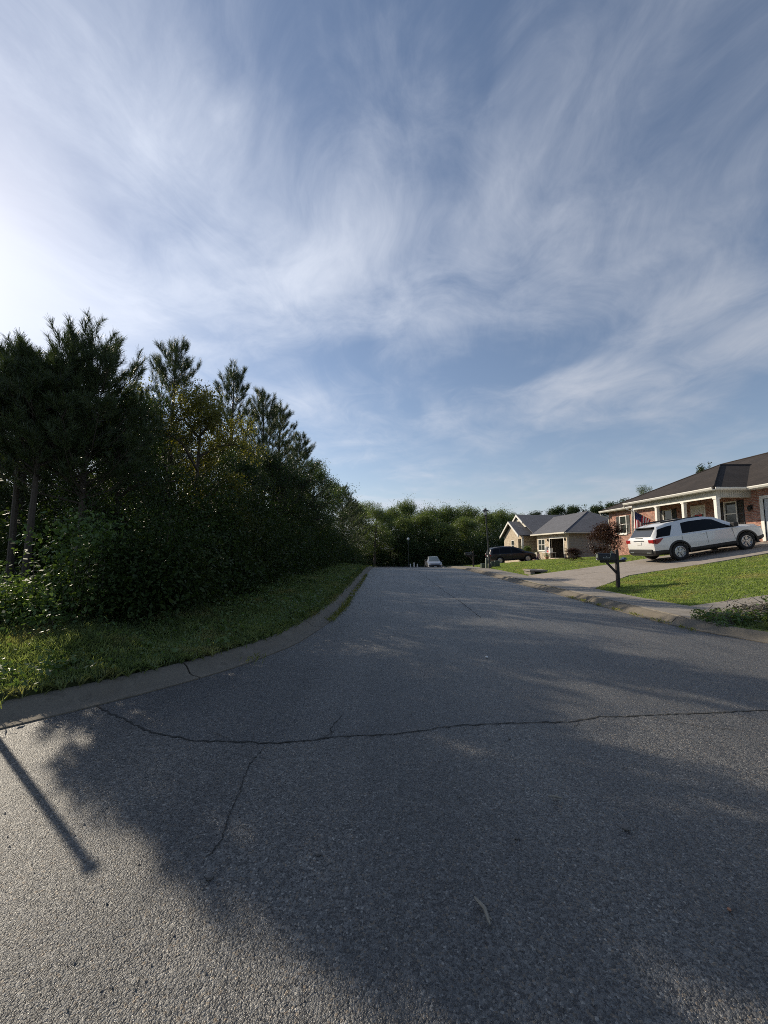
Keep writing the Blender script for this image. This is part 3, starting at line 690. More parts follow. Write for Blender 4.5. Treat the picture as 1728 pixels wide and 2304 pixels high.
for (x, y, h, sx, lab) in ((36.5, 92, 11.0, 1.0, 'leftmost dark umbrella pine above the tan house roof'), (41.5, 92, 12.2, 1.1, 'second umbrella pine from the left above the tan house roof'), (46.0, 94, 12.8, 1.0, 'third umbrella pine from the left above the tan house roof'), (50.5, 92, 12.6, 1.0, 'fourth umbrella pine from the left above the grey hip roof'), (54.5, 92, 13.4, 1.1, 'umbrella pine over the right slope of the grey hip roof'), (59, 92, 14.2, 1.0, 'umbrella pine just left of the red brick house eave')):
    tree('umbrella_pine', 'farpine', lab, x, y, h, 12.0, sx, z=-.3, group='pines behind the tan house')
tree('broadleaf_tree', 'broadB', 'leafy tree showing over the hip roof of the red brick house', 26.6, 38.6, 7.6, 8.0, .62, 1.0, z=.4)
tree('broadleaf_tree', 'farpine', 'thin twiggy treetop peeking over the red brick house ridge', 31.2, 37.0, 9.6, 12.0, .42, 1.0, z=.4)
# maroon japanese maple and garden shrubs
proto('maple', broad_meshes(51, 2.3, 1.0, 12000, .075, .16, .34, 14), 'maple')
tree('maroon_maple', 'maple', 'maroon leaved maple in front of the red brick house corner', 14.9, 26.2, 2.35, 2.3, 1.05, .5)
tree('maroon_shrub', 'maple', 'low maroon shrub left of the maroon maple', 12.9, 26.4, .85, 2.3, 1.6, 2.5, cat='shrub')
proto('shrub', broad_meshes(52, 1.6, .8, 3200, .085, .1, .33, 9), 'leaf_b')
tree('porch_shrub', 'shrub', 'green shrub beside the tan house porch', 17.1, 46.4, 1.9, 1.6, 1.1, .5, cat='shrub')
# thicket at the edge of the woods
def thicket():
    r = np.random.default_rng(77); Vs = []; n = 0; Fs = []; stems = MB()
    cl = []
    for y in np.arange(6.2, 48, .40):
        sc = 1 + .018 * y
        xe = float(np.interp(y, [5.9, 6.4, 7.0, 8.9, 12, 18, 30, 48], [-5.1, -4.8, -4.4, -4.1, -4.35, -4.55, -4.4, -3.8]))
        xe += .38 * math.sin(1.9 * y + .6) + .22 * math.sin(4.3 * y); hm = .9 + 2.3 * (.5 + .5 * math.sin(1.25 * y + 1.0 + .7 * math.sin(.6 * y))) ** 1.5
        for j in range(5):
            hgt = r.uniform(.3, hm) if j else r.uniform(.15, .7)
            cl.append((xe - abs(r.normal(0, .35)) - .16 * hgt - (0 if j else -.1), y + r.normal(0, .3), hgt, r.uniform(.22, .5) * sc))
    for i in range(150): cl.append((r.uniform(-9.5, -4.6), r.uniform(6.6, 40), r.uniform(.3, 3.0), r.uniform(.4, .7)))
    cl = [c for c in cl if not (c[0] < -5.4 and c[1] < 10.5) and not (c[0] < -4.72 and c[1] < 7.6)]
    for i in range(26): cl.append((r.uniform(-8.6, -6.2), r.uniform(8.7, 10.2), r.uniform(.3, 1.9), r.uniform(.3, .45)))
    for i in range(85): cl.append((r.uniform(-19, -7.5), r.uniform(11.6, 17.5), r.uniform(.3, 4.0), r.uniform(.5, .9)))
    for (cx, cy, hz, sg) in cl:
        d = math.hypot(cx, cy); m = int(1250 * sg / .4 * min(1.5, 9 / d) ** .9); g = float(ground_z(cx, cy))
        P = np.array([cx, cy, g + hz]) + r.normal(0, 1, (m, 3)) * np.array([sg, sg, sg * .8]); P[:, 2] = np.maximum(P[:, 2], g + .03)
        V, Fc = leaf_quads(P, .055 * (1 + .022 * d) * r.uniform(.6, 1.5), r, .7, .6); Vs.append(V); Fs.append(Fc + n); n += len(V)
        if d < 22: stems.tube([(cx + r.normal(0, .2), cy + r.normal(0, .2), g - .1), (cx + r.normal(0, .1), cy, g + hz * .6), (cx, cy, g + hz + sg)], [.014, .010, .004], 4, False)
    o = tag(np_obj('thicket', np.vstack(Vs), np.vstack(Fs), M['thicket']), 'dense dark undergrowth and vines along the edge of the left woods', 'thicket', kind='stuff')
    stems.build('stems', M['bark'], o)
    # sunlit brush at the left picture edge
    Vs = []; Fs = []; n = 0; st = MB()
    for i in range(74):
        cx, cy = r.uniform(-8.4, -4.7), r.uniform(5.5, 7.2); side = max(0.0, 1 - abs(cx + 5.0) / .55) * (cy > 5.9)
        hz = r.uniform(.08, .55) + max(0, (cy - 6.2)) * .35 + side * r.uniform(0, 1.9); g = float(ground_z(cx, cy))
        P = np.array([cx, cy, g + hz]) + np.clip(r.normal(0, 1, (190, 3)), -1.8, 1.8) * np.array([.20, .20, .15]); P[:, 2] = np.maximum(P[:, 2], g + .03)
        V, Fc = leaf_quads(P, .075, r, .8, .6); Vs.append(V); Fs.append(Fc + n); n += len(V)
        st.tube([(cx, cy, g - .1), (cx + r.normal(0, .05), cy, g + hz + .2)], [.008, .003], 4, False)
    o = tag(np_obj('sunlit_brush', np.vstack(Vs), np.vstack(Fs), M['weed']), 'sunlit low brush at the left picture edge under the nearest pine', 'brush', kind='stuff')
    st.build('stems', M['bark'], o)
    # broad weeds dotted over the verge
    Vs = []; Fs = []; n = 0
    for i in range(430):
        y = 4.0 + 26 * r.random() ** 1.7; xb = float(left_back_x(np.array(y))); cx = xb - .12 - r.random() ** 1.3 * 2.4; g = float(ground_z(cx, y)); m = int(r.integers(10, 36)); sg = r.uniform(.05, .13)
        tall = r.random() ** 3; P = np.array([cx, y, g + .08 + .16 * tall]) + r.normal(0, 1, (m, 3)) * np.array([sg, sg, .05 + .10 * tall]); P[:, 2] = np.maximum(P[:, 2], g + .02)
        V, Fc = leaf_quads(P, r.uniform(.035, .085), r, .9, r.uniform(.3, .65)); Vs.append(V); Fs.append(Fc + n); n += len(V)
    tag(np_obj('verge_weeds', np.vstack(Vs), np.vstack(Fs), M['weed']), 'broad leaved weeds dotted through the left verge grass', 'weeds', kind='stuff')
thicket()
def far_thicket():
    r = np.random.default_rng(78); Vs = []; Fs = []; n = 0
    for i in range(230):
        x = r.uniform(-9, 26); y = r.uniform(60.5, 66) + max(0, x - 14) * .5; hz = r.uniform(.2, 4.6) if i % 3 else r.uniform(.1, 1.6); sg = r.uniform(.5, 1.0); g = float(ground_z(x, y))
        P = np.array([x, y, g + hz]) + r.normal(0, 1, (420, 3)) * np.array([sg, sg, sg * .8]); P[:, 2] = np.maximum(P[:, 2], g + .05)
        V, Fc = leaf_quads(P, .20, r, .6, .6); Vs.append(V); Fs.append(Fc + n); n += len(V)
    tag(np_obj('far_thicket', np.vstack(Vs), np.vstack(Fs), M['leaf_a']), 'dark undergrowth closing the end of the street', 'thicket', kind='stuff')
far_thicket()
# ------------------------------------------------------------------ houses
def wall_x(mb, X, y0, y1, z0, z1, openings, th=.2):
    """wall in the plane x = X (front face), thickness towards +x, with rectangular openings (ya, yb, za, zb)"""
    ys = sorted({y0, y1, *[o[0] for o in openings], *[o[1] for o in openings]}); zs = sorted({z0, z1, *[o[2] for o in openings], *[o[3] for o in openings]})
    for i in range(len(ys) - 1):
        run = None
        for j in range(len(zs) - 1):
            c = ((ys[i] + ys[i + 1]) / 2, (zs[j] + zs[j + 1]) / 2); hole = any(o[0] < c[0] < o[1] and o[2] < c[1] < o[3] for o in openings)
            if not hole: run = (run[0], zs[j + 1]) if run else (zs[j], zs[j + 1])
            if (hole or j == len(zs) - 2) and run: mb.box((X, ys[i], run[0]), (X + th, ys[i + 1], run[1])); run = None
    return mb
def window(root, X, y0, y1, z0, z1, org, rail=None, cols=1, frame='white', blind=False, shutters=None, sill=True, name='window'):
    f = MB(); t = .065; d0, d1 = X - .02, X + .07
    f.box((d0, y0, z0), (d1, y0 + t, z1)); f.box((d0, y1 - t, z0), (d1, y1, z1)); f.box((d0, y0 + t, z1 - t), (d1, y1 - t, z1)); f.box((d0, y0 + t, z0), (d1, y1 - t, z0 + t))
    fo = f.build(name, M[frame], root, org=org)
    rz = rail if rail else (z0 + z1) / 2; MB().box((X - .005, y0 + t, rz - .03), (X + .06, y1 - t, rz + .03)).build('meeting_rail', M[frame], fo, org=org)
    w = (y1 - y0 - 2 * t) / cols
    for c in range(1, cols): MB().box((X + .002, y0 + t + w * c - .04, z0 + t), (X + .055, y0 + t + w * c + .04, z1 - t)).build('mullion', M[frame], fo, org=org)
    for (a, b, dx) in ((z0 + t, rz - .03, .035), (rz + .03, z1 - t, .045)):
        MB().box((X + dx, y0 + t, a), (X + dx + .012, y1 - t, b)).build('pane', M['glass'], fo, org=org)
    if blind: MB().box((X + .065, y0 + t, z0 + t), (X + .08, y1 - t, z1 - t)).build('blind', M['blind'], fo, org=org)
    if sill: MB().box((X - .09, y0 - .06, z0 - .09), (X + .03, y1 + .06, z0 - .004)).build('sill', M[frame], fo, org=org)
    if shutters:
        for (a, b) in ((y0 - .40, y0 - .03), (y1 + .03, y1 + .40)):
            s = MB(); s.box((X - .035, a, z0), (X - .003, a + .05, z1)); s.box((X - .035, b - .05, z0), (X - .003, b, z1))
            for zz in (z0, (z0 + z1) / 2 - .03, z1 - .07): s.box((X - .034, a + .05, zz), (X - .004, b - .05, zz + .07))
            zz = z0 + .09
            while zz < z1 - .1: s.hexa([(X - .012, a + .05, zz), (X - .004, a + .05, zz), (X - .004, b - .05, zz), (X - .012, b - .05, zz), (X - .030, a + .05, zz + .05), (X - .022, a + .05, zz + .05), (X - .022, b - .05, zz + .05), (X - .030, b - .05, zz + .05)]); zz += .062
            s.build('shutter', M[shutters], fo, org=org)
    return fo
def roofpoly(mb, pts, th=.09): return mb.prism(pts, (0, 0, th))
def red_house():
    g0 = (18.7, 22.0, 1.84); H = thing('brick_house', 'red brick house with brown hip roof and white columned porch', 'house', g0)
    b = lambda m, n, mat, par=H, sm=None: m.build(n, M[mat], par, sm, g0)
    X = 18.7; zt = 4.46
    wz0, wz1, rl = 2.62, 4.03, 3.36
    ops = [(13.9, 18.86, 1.88, 3.95), (20.28, 21.08, wz0, wz1), (22.28, 23.34, 1.88, 4.05), (24.9, 25.72, wz0, wz1), (29.62, 30.48, wz0, wz1)]
    wall = b(wall_x(MB(), X, 12.2, 31.9, .2, zt, ops, .22), 'wall', 'brickred')
    b(MB().box((X + .22, 31.68, .2), (28.9, 31.9, zt)), 'end_wall', 'brickred_x'); b(MB().box((X + .22, 12.2, .2), (28.9, 12.42, zt)), 'end_wall', 'brickred_x')
    b(MB().box((28.9, 12.2, .2), (29.1, 31.9, zt)), 'rear_wall', 'brickred')
    b(MB().box((X + .4, 12.5, 1.7), (28.8, 31.6, 1.8)).box((19.6, 12.5, 1.9), (19.65, 31.6, 4.3)), 'interior', 'dark')
    window(H, X, 20.28, 21.08, wz0, wz1, g0, rl, 1, 'white', False, 'shutter'); window(H, X, 24.9, 25.72, wz0, wz1, g0, rl, 1, 'white', True, 'shutter')
    window(H, X, 29.62, 30.48, wz0, wz1, g0, rl, 1, 'white', True, 'shuttergrey')
    # front door
    fr = b(MB().box((X - .03, 22.28, 1.88), (X + .1, 22.38, 4.05)).box((X - .03, 23.24, 1.88), (X + .1, 23.34, 4.05)).box((X - .03, 22.38, 3.95), (X + .1, 23.24, 4.05)), 'door_frame', 'white')
    dr = b(MB().box((X + .05, 22.38, 1.89), (X + .09, 23.24, 3.95)), 'door', 'doorpaint')
    for (a, c) in ((22.48, 22.77), (22.85, 23.14)):
        for (u, v) in ((2.05, 2.7), (2.8, 3.4), (3.5, 3.85)): b(MB().box((X + .035, a, u), (X + .052, c, v)), 'panel', 'doorpaint', dr)
    b(MB().lathe([(.035, 0), (.04, .03), (.0, .05)], 12, Matrix.Translation((X + .05, 23.16, 2.85)) @ Matrix.Rotation(R_(-90), 4, 'Y')), 'door_knob', 'chrome', dr, 60)
    # garage door
    gf = b(MB().box((X - .03, 18.86, 1.86), (X + .12, 19.02, 4.1)).box((X - .03, 13.74, 1.86), (X + .12, 13.9, 4.1)).box((X - .03, 13.9, 3.95), (X + .12, 18.86, 4.1)), 'garage_door_frame', 'white')
    gd = b(MB().box((X + .04, 13.9, 1.88), (X + .08, 18.858, 3.948)), 'garage_door', 'gdoor')
    for i in range(4):
        for j in range(8): b(MB().box((X + .025, 14.0 + j * .61, 1.95 + i * .51), (X + .042, 14.5 + j * .61, 2.36 + i * .51)), 'panel', 'gdoor', gd)
    # porch
    b(MB().box((16.82, 19.3, .35), (X, 26.25, 1.84)), 'porch_base', 'brickred')
    b(MB().box((16.74, 19.24, 1.845), (X - .002, 26.3, 1.92)), 'porch_floor', 'walk')
    for y in (19.55, 21.7, 23.86, 26.0):
        c = b(MB().box((16.92, y - .085, 1.925), (17.09, y + .085, 4.1)), 'column', 'white'); b(MB().box((16.88, y - .125, 1.922), (17.13, y + .125, 2.1)), 'column_base', 'white', c); b(MB().box((16.89, y - .115, 4.02), (17.12, y + .115, 4.098)), 'column_capital', 'white', c)
    bm_ = b(MB().box((16.91, 19.44, 4.1), (17.11, 26.11, 4.47)).box((17.11, 19.44, 4.1), (X - .002, 19.64, 4.47)).box((17.11, 25.91, 4.1), (X - .002, 26.11, 4.47)), 'beam', 'porchsiding')
    b(MB().box((16.885, 19.42, 4.085), (16.908, 26.13, 4.17)), 'beam_trim', 'white', bm_)
    st = MB()
    x = 17.15
    while x < 18.65: st.box((x, 19.425, 4.12), (x + .055, 19.438, 4.46)); x += .11
    b(st, 'beam_boards', 'porchsiding', bm_)
    b(MB().box((17.12, 19.65, 4.36), (X - .003, 25.9, 4.40)), 'porch_ceiling', 'porchsiding')
    # roofs
    s = .5; ex, ze = 18.22, 4.50; rx = 23.8; ry0, ry1 = 11.8, 32.35; hw = rx - ex; zr_ = ze + s * hw; bx = rx + hw
    A, B, C, D = (ex, ry0, ze), (bx, ry0, ze), (bx, ry1, ze), (ex, ry1, ze); P, Q = (rx, ry0 + hw, zr_), (rx, ry1 - hw, zr_)
    rf = MB(); roofpoly(rf, [A, P, Q, D]); roofpoly(rf, [B, C, Q, P]); roofpoly(rf, [A, B, P]); roofpoly(rf, [D, Q, C])
    roof = b(rf, 'roof', 'roof1')
    px0, pe0, pe1 = 16.58, 19.16, 26.4; sp = .52; hwp = (pe1 - pe0) / 2; ap = (px0 + hwp, (pe0 + pe1) / 2, ze + .012 + sp * hwp); xm = ex + (ap[2] - ze) / s + .3
    ze2 = ze + .012
    pr = MB(); roofpoly(pr, [(px0, pe0, ze2), ap, (px0, pe1, ze2)]); roofpoly(pr, [(px0, pe0, ze2), (ex + .1, pe0, ze2), (xm, ap[1], ap[2]), ap]); roofpoly(pr, [(px0, pe1, ze2), ap, (xm, ap[1], ap[2]), (ex + .1, pe1, ze2)])
    b(pr, 'porch_roof', 'roof1', roof)
    cap = MB()
    for (p, q) in (((px0, pe0, ze2 + .1), (ap[0], ap[1], ap[2] + .1)), ((ex, ry1, ze + .1), (Q[0], Q[1], Q[2] + .1)), ((Q[0], Q[1], Q[2] + .1), (P[0], P[1], P[2] + .1)), ((ap[0], ap[1], ap[2] + .1), (xm, ap[1], ap[2] + .1))): cap.tube([p, q], .05, 5)
    b(cap, 'ridge_cap', 'roof1', roof)
    # soffit, fascia, gutters
    b(MB().box((ex + .02, 26.42, ze - .06), (X, 32.3, ze - .035)).box((ex + .02, 12, ze - .06), (X, 19.14, ze - .035)).box((px0 + .03, pe0 + .03, ze - .05), (16.9, pe1 - .03, ze - .03)).box((16.9, pe0 + .03, ze - .05), (X, 19.43, ze - .03)), 'soffit', 'white')
    def gutter(p, q, n):
        (x0, y0), (x1, y1) = p, q; m = MB(); nx, ny = n
        prof = [(0, -.10), (.07, -.10), (.12, -.02), (.12, .02), (.10, .02), (.06, -.07), (.0, -.07)]
        V = [(x0 + nx * o, y0 + ny * o, ze + .05 + h) for o, h in prof] + [(x1 + nx * o, y1 + ny * o, ze + .05 + h) for o, h in prof]; k = len(prof)
        m.add(V, [tuple(range(k)), tuple(range(k, 2 * k))] + [(i, (i + 1) % k, (i + 1) % k + k, i + k) for i in range(k)]); return b(m, 'gutter', 'white')
    gutter((px0 - .004, pe0), (px0 - .004, pe1), (-1, 0)); gutter((px0, pe0 - .004), (ex - .02, pe0 - .004), (0, -1)); gutter((ex - .004, 26.55), (ex - .004, ry1), (-1, 0)); gutter((ex - .004, 12), (ex - .004, 19.02), (-1, 0))
    for (p0, p1, p2, p3) in (((16.5, 26.33, 4.42), (16.55, 26.3, 4.2), (16.86, 26.05, 4.0), (16.86, 26.16, 1.9)), ((18.15, 32.2, 4.42), (18.2, 32.15, 4.2), (18.64, 31.85, 4.0), (18.64, 31.85, .95))):
        b(MB().tube([p0, p1, p2, p3], .04, 6), 'downspout', 'cream')
    wl = b(MB().box((X - .03, 19.42, 3.48), (X - .002, 19.54, 3.72)).tube([(X - .02, 19.48, 3.66), (X - .14, 19.48, 3.7), (X - .14, 19.48, 3.62)], .012, 6), 'wall_lantern', 'blackmetal')
    b(MB().lathe([(.03, 3.38), (.05, 3.40), (.075, 3.58), (.085, 3.6), (.02, 3.66)], 8, Matrix.Translation((X - .14, 19.48, 0))), 'lantern_glass', 'blackmetal', wl)
    b(MB().box((X - .05, 31.55, 3.95), (X - .002, 31.7, 4.1)).lathe([(.02, 0), (.06, .1)], 8, Matrix.Translation((X - .08, 31.6, 4.0)) @ Matrix.Rotation(R_(-110), 4, 'Y')), 'flood_light', 'blackmetal')
    return H
red_house()
# melon slice door hanger
def door_hanger():
    g0 = (18.73, 22.82, 3.4); T = thing('door_hanger', 'red melon slice sign hanging on the white front door', 'door sign', g0)
    n = 14; P = [(18.705, 22.82 + .27 * math.cos(math.pi + math.pi * i / n), 3.5 + .24 * math.sin(math.pi + math.pi * i / n)) for i in range(n + 1)]
    MB().prism(P, (.03, 0, 0)).build('slice', M['melonred'], T, org=g0)
    Q = [(18.71, 22.82 + .30 * math.cos(math.pi + math.pi * i / n), 3.5 + .27 * math.sin(math.pi + math.pi * i / n)) for i in range(n + 1)]
    MB().prism(Q + P[::-1], (.02, 0, 0)).build('rind', M['melongreen'], T, org=g0)
    MB().tube([(18.715, 22.66, 3.5), (18.715, 22.82, 3.66), (18.715, 22.98, 3.5)], .006, 4).build('cord', M['woodtan'], T, org=g0)
door_hanger()
def flag():
    a = Vector((16.92, 23.86, 3.08)); t = Vector((15.80, 24.22, 3.86)); g0 = tuple(a)
    T = thing('house_flag', 'striped red and white flag on a pole at the porch column', 'flag', g0)
    MB().tube([a, t], .014, 8).build('flag_pole', M['woodtan'], T, 60, g0)
    MB().lathe([(.0, 0), (.03, .02), (.03, .05), (.0, .07)], 10, Matrix.Translation(t)).build('finial', M['chrome'], T, 60, g0)
    MB().tube([a + Vector((.03, 0, -.1)), a, a + (t - a) * .1], [.02, .028, .022], 8).build('bracket', M['chrome'], T, 60, g0)
    nu, nv = 26, 30; V = []; d = (t - a); Ln = 1.02
    for i in range(nu + 1):
        h = i / nu; p0 = t - d.normalized() * (.05 + h * Ln)
        for j in range(nv + 1):
            f = j / nv; dr = f * (1.42 - .18 * h); sh = -d.normalized() * 0 + (t - p0) * (.30 * f ** .8)
            q = p0 + Vector((sh.x, sh.y, sh.z * .2)) + Vector((0, 0, -dr)); wv = .06 * math.sin(h * 15 + f * 3) * min(1, f * 3) + .02 * math.sin(f * 9)
            V.append(q + Vector((.3 * wv, wv, 0)))
    def cells(test, name, mat):
        Fc = [(i * (nv + 1) + j, i * (nv + 1) + j + 1, (i + 1) * (nv + 1) + j + 1, (i + 1) * (nv + 1) + j) for i in range(nu) for j in range(nv) if test(i // 2, j)]
        mb = MB(); mb.v = [tuple(v) for v in V]; mb.f = Fc; o = mb.build(name, M[mat], T, 80, g0); bm = bmesh.new(); bm.from_mesh(o.data); bmesh.ops.delete(bm, geom=[v for v in bm.verts if not v.link_faces], context='VERTS'); bm.to_mesh(o.data); bm.free()
        so = o.modifiers.new('cloth', 'SOLIDIFY'); so.thickness = .003; so.offset = 0
        return o
    can = lambda s, j: s < 6 and j < 10
    cells(lambda s, j: not can(s, j) and s % 2 == 0, 'red_stripes', 'flagred'); cells(lambda s, j: not can(s, j) and s % 2 == 1, 'white_stripes', 'flagwhite'); c = cells(can, 'canton', 'flagblue')
    stars = MB()
    for i in range(1, 12, 2):
        for j in range(1, 10, 2):
            p = V[i * (nv + 1) + j]; u = (V[(i + 1) * (nv + 1) + j] - p); w = (V[i * (nv + 1) + j + 1] - p); nn = u.cross(w).normalized() * .005
            for sg in (1, -1):
                pts = []
                for k in range(10):
                    rr = .38 if k % 2 == 0 else .16; an = k * math.pi / 5; pts.append(p + u * rr * math.cos(an) * 1.0 + w * rr * .7 * math.sin(an) + nn * sg)
                stars.add(pts, [tuple(range(10))])
    tag(stars.build('stars', M['flagwhite'], c, org=g0), kind='stuff')
flag()
def tan_house():
    g0 = (18.1, 44.0, .42); H = thing('tan_house', 'tan brick house with grey roofs, open garage and front gable', 'house', g0)
    b = lambda m, n, mat, par=H, sm=None: m.build(n, M[mat], par, sm, g0)
    X = 18.1; zt = 2.98; zb = -.3
    b(wall_x(MB(), X, 38.0, 45.7, zb, zt, [(38.9, 42.1, .43, 2.5), (43.45, 45.25, 1.2, 2.52)], .22), 'wall', 'bricktan')
    sd = MB(); sd.box((X + .22, 38.02, zb), (27.0, 38.2, zt)); b(sd, 'side_wall', 'siding')
    sl = MB(); z = zb + .3
    while z < zt - .1: sl.hexa([(X + .05, 37.985, z), (27, 37.985, z), (27, 38.02, z), (X + .05, 38.02, z), (X + .05, 38.005, z + .15), (27, 38.005, z + .15), (27, 38.02, z + .15), (X + .05, 38.02, z + .15)]); z += .152
    b(sl, 'siding_boards', 'siding'); b(MB().box((X - .01, 37.97, zb), (X + .1, 38.0, zt)), 'corner_board', 'cream')
    b(MB().box((X + .3, 45.5, zb), (27, 45.7, zt)).box((26.8, 38.2, zb), (27, 45.5, zt)), 'rear_wall', 'siding')
    # garage opening
    b(MB().box((X - .03, 38.78, .42), (X + .1, 38.9, 2.6)).box((X - .03, 42.1, .42), (X + .1, 42.22, 2.6)).box((X - .03, 38.9, 2.5), (X + .1, 42.1, 2.64)), 'garage_frame', 'white')
    b(MB().box((X + .24, 38.3, .42), (24.5, 43.0, .46)).box((24.3, 38.3, .46), (24.4, 43.0, 2.9)).box((X + .24, 42.9, .46), (24.4, 43.0, 2.9)).box((X + .24, 38.21, .46), (24.4, 38.3, 2.9)).box((X + .24, 38.3, 2.9), (24.4, 43, 2.95)), 'garage_interior', 'interior')
    b(MB().box((X + .3, 38.95, 2.56), (X + 2.6, 42.05, 2.62)), 'raised_garage_door', 'cream')
    window(H, X, 43.45, 45.25, 1.2, 2.52, g0, 1.86, 2, 'white', False, None)
    for y in (38.45, 42.45): b(MB().box((X - .12, y, 2.25), (X - .004, y + .12, 2.5)), 'wall_lantern', 'blackmetal')
    # garage hip roof
    s = .5; ex, ey0, ey1, ze = 17.62, 37.5, 50.0, 3.0; hw = 4.9; rx = ex + hw; bx = rx + hw; zr_ = ze + s * hw
    rf = MB(); roofpoly(rf, [(ex, ey0, ze), (rx, ey0 + hw, zr_), (rx, 51.5, zr_), (ex, 46.2, ze)]); roofpoly(rf, [(ex, ey0, ze), (bx, ey0, ze), (rx, ey0 + hw, zr_)]); roofpoly(rf, [(bx, ey0, ze), (bx, 51.5, ze), (rx, 51.5, zr_), (rx, ey0 + hw, zr_)])
    roof = b(rf, 'roof', 'roof2')
    b(MB().tube([(ex, ey0, ze + .09), (rx, ey0 + hw, zr_ + .09), (rx, 51, zr_ + .09)], .045, 5), 'ridge_cap', 'roof2', roof)
    b(MB().box((ex - .1, ey0, ze - .06), (ex - .005, 46.2, ze + .08)).box((ex, ey0 - .1, ze - .06), (bx, ey0 - .005, ze + .06)), 'gutter', 'cream')
    b(MB().box((ex + .01, ey0 + .02, ze - .05), (X, 46.1, ze - .02)).box((X, ey0 + .02, ze - .05), (bx, 37.97, ze - .02)), 'soffit', 'cream')
    b(MB().tube([(17.55, 37.55, 2.94), (17.7, 37.6, 2.8), (18.03, 37.93, 2.65), (18.03, 37.93, .4)], .045, 6), 'downspout', 'cream')
    # wing with front gable
    GX = 17.0
    b(wall_x(MB(), GX, 48.9, 54.6, -.9, 3.0, [(50.4, 51.5, 1.2, 2.5)], .22), 'wall', 'bricktan')
    b(MB().prism([(GX, 47.55, 3.0), (GX, 54.6, 3.0), (GX, 51.2, 4.72)], (.2, 0, 0)), 'gable', 'bricktan')
    b(MB().box((GX, 47.55, 2.62), (GX + .2, 48.9, 3.0)), 'porch_beam', 'bricktan')
    b(MB().box((GX, 47.55, -.6), (GX + .2, 47.75, 2.62)), 'porch_column', 'white')
    window(H, GX, 50.4, 51.5, 1.2, 2.5, g0, 1.86, 1, 'white', True, None)
    b(MB().box((19.3, 45.7, -.9), (19.5, 54.6, 3.0)).box((GX + .22, 48.9, -.9), (19.3, 49.1, 3.0)).box((GX + .2, 54.4, -.9), (26, 54.6, 3.0)), 'porch_wall', 'bricktan')
    b(MB().box((GX, 45.7, -.6), (19.3, 48.9, .2)), 'porch_floor', 'walk')
    r2 = MB()
    gx0 = 16.55
    roofpoly(r2, [(gx0, 47.45, 3.02), (20.5, 47.45, 3.02), (20.5, 51.2, 4.92), (gx0, 51.2, 4.92)]); roofpoly(r2, [(gx0, 54.95, 3.02), (gx0, 51.2, 4.92), (20.5, 51.2, 4.92), (20.5, 54.95, 3.02)])
    b(r2, 'gable_roof', 'roof2', roof)
    r3 = MB(); ux = 17.85
    roofpoly(r3, [(18.0, 46.1, 3.05), (27, 46.1, 3.05), (27, 51.8, 5.86), (ux, 51.8, 5.86), (ux, 49.7, 4.82)]); roofpoly(r3, [(ux, 57.5, 3.05), (ux, 51.8, 5.86), (27, 51.8, 5.86), (27, 57.5, 3.05)])
    b(r3, 'main_roof', 'roof2', roof)
    b(MB().prism([(ux + .25, 48.6, 4.2), (ux + .25, 55.0, 4.2), (ux + .25, 51.8, 5.75)], (.15, 0, 0)), 'upper_gable', 'cream')
    def rake(p, q, m): m.hexa([(p[0] - .03, p[1], p[2] - .2), (p[0] + .06, p[1], p[2] - .2), (q[0] + .06, q[1], q[2] - .2), (q[0] - .03, q[1], q[2] - .2), (p[0] - .03, p[1], p[2] + .06), (p[0] + .06, p[1], p[2] + .06), (q[0] + .06, q[1], q[2] + .06), (q[0] - .03, q[1], q[2] + .06)])
    rk = MB(); rake((gx0 - .03, 47.4, 3.02), (gx0 - .03, 51.2, 4.95), rk); rake((gx0 - .03, 51.2, 4.95), (gx0 - .03, 55.0, 3.02), rk); rake((ux - .04, 49.6, 4.80), (ux - .04, 51.8, 5.9), rk); rake((ux - .04, 51.8, 5.9), (ux - .04, 54.6, 4.5), rk)
    b(rk, 'rake_board', 'white')
tan_house()
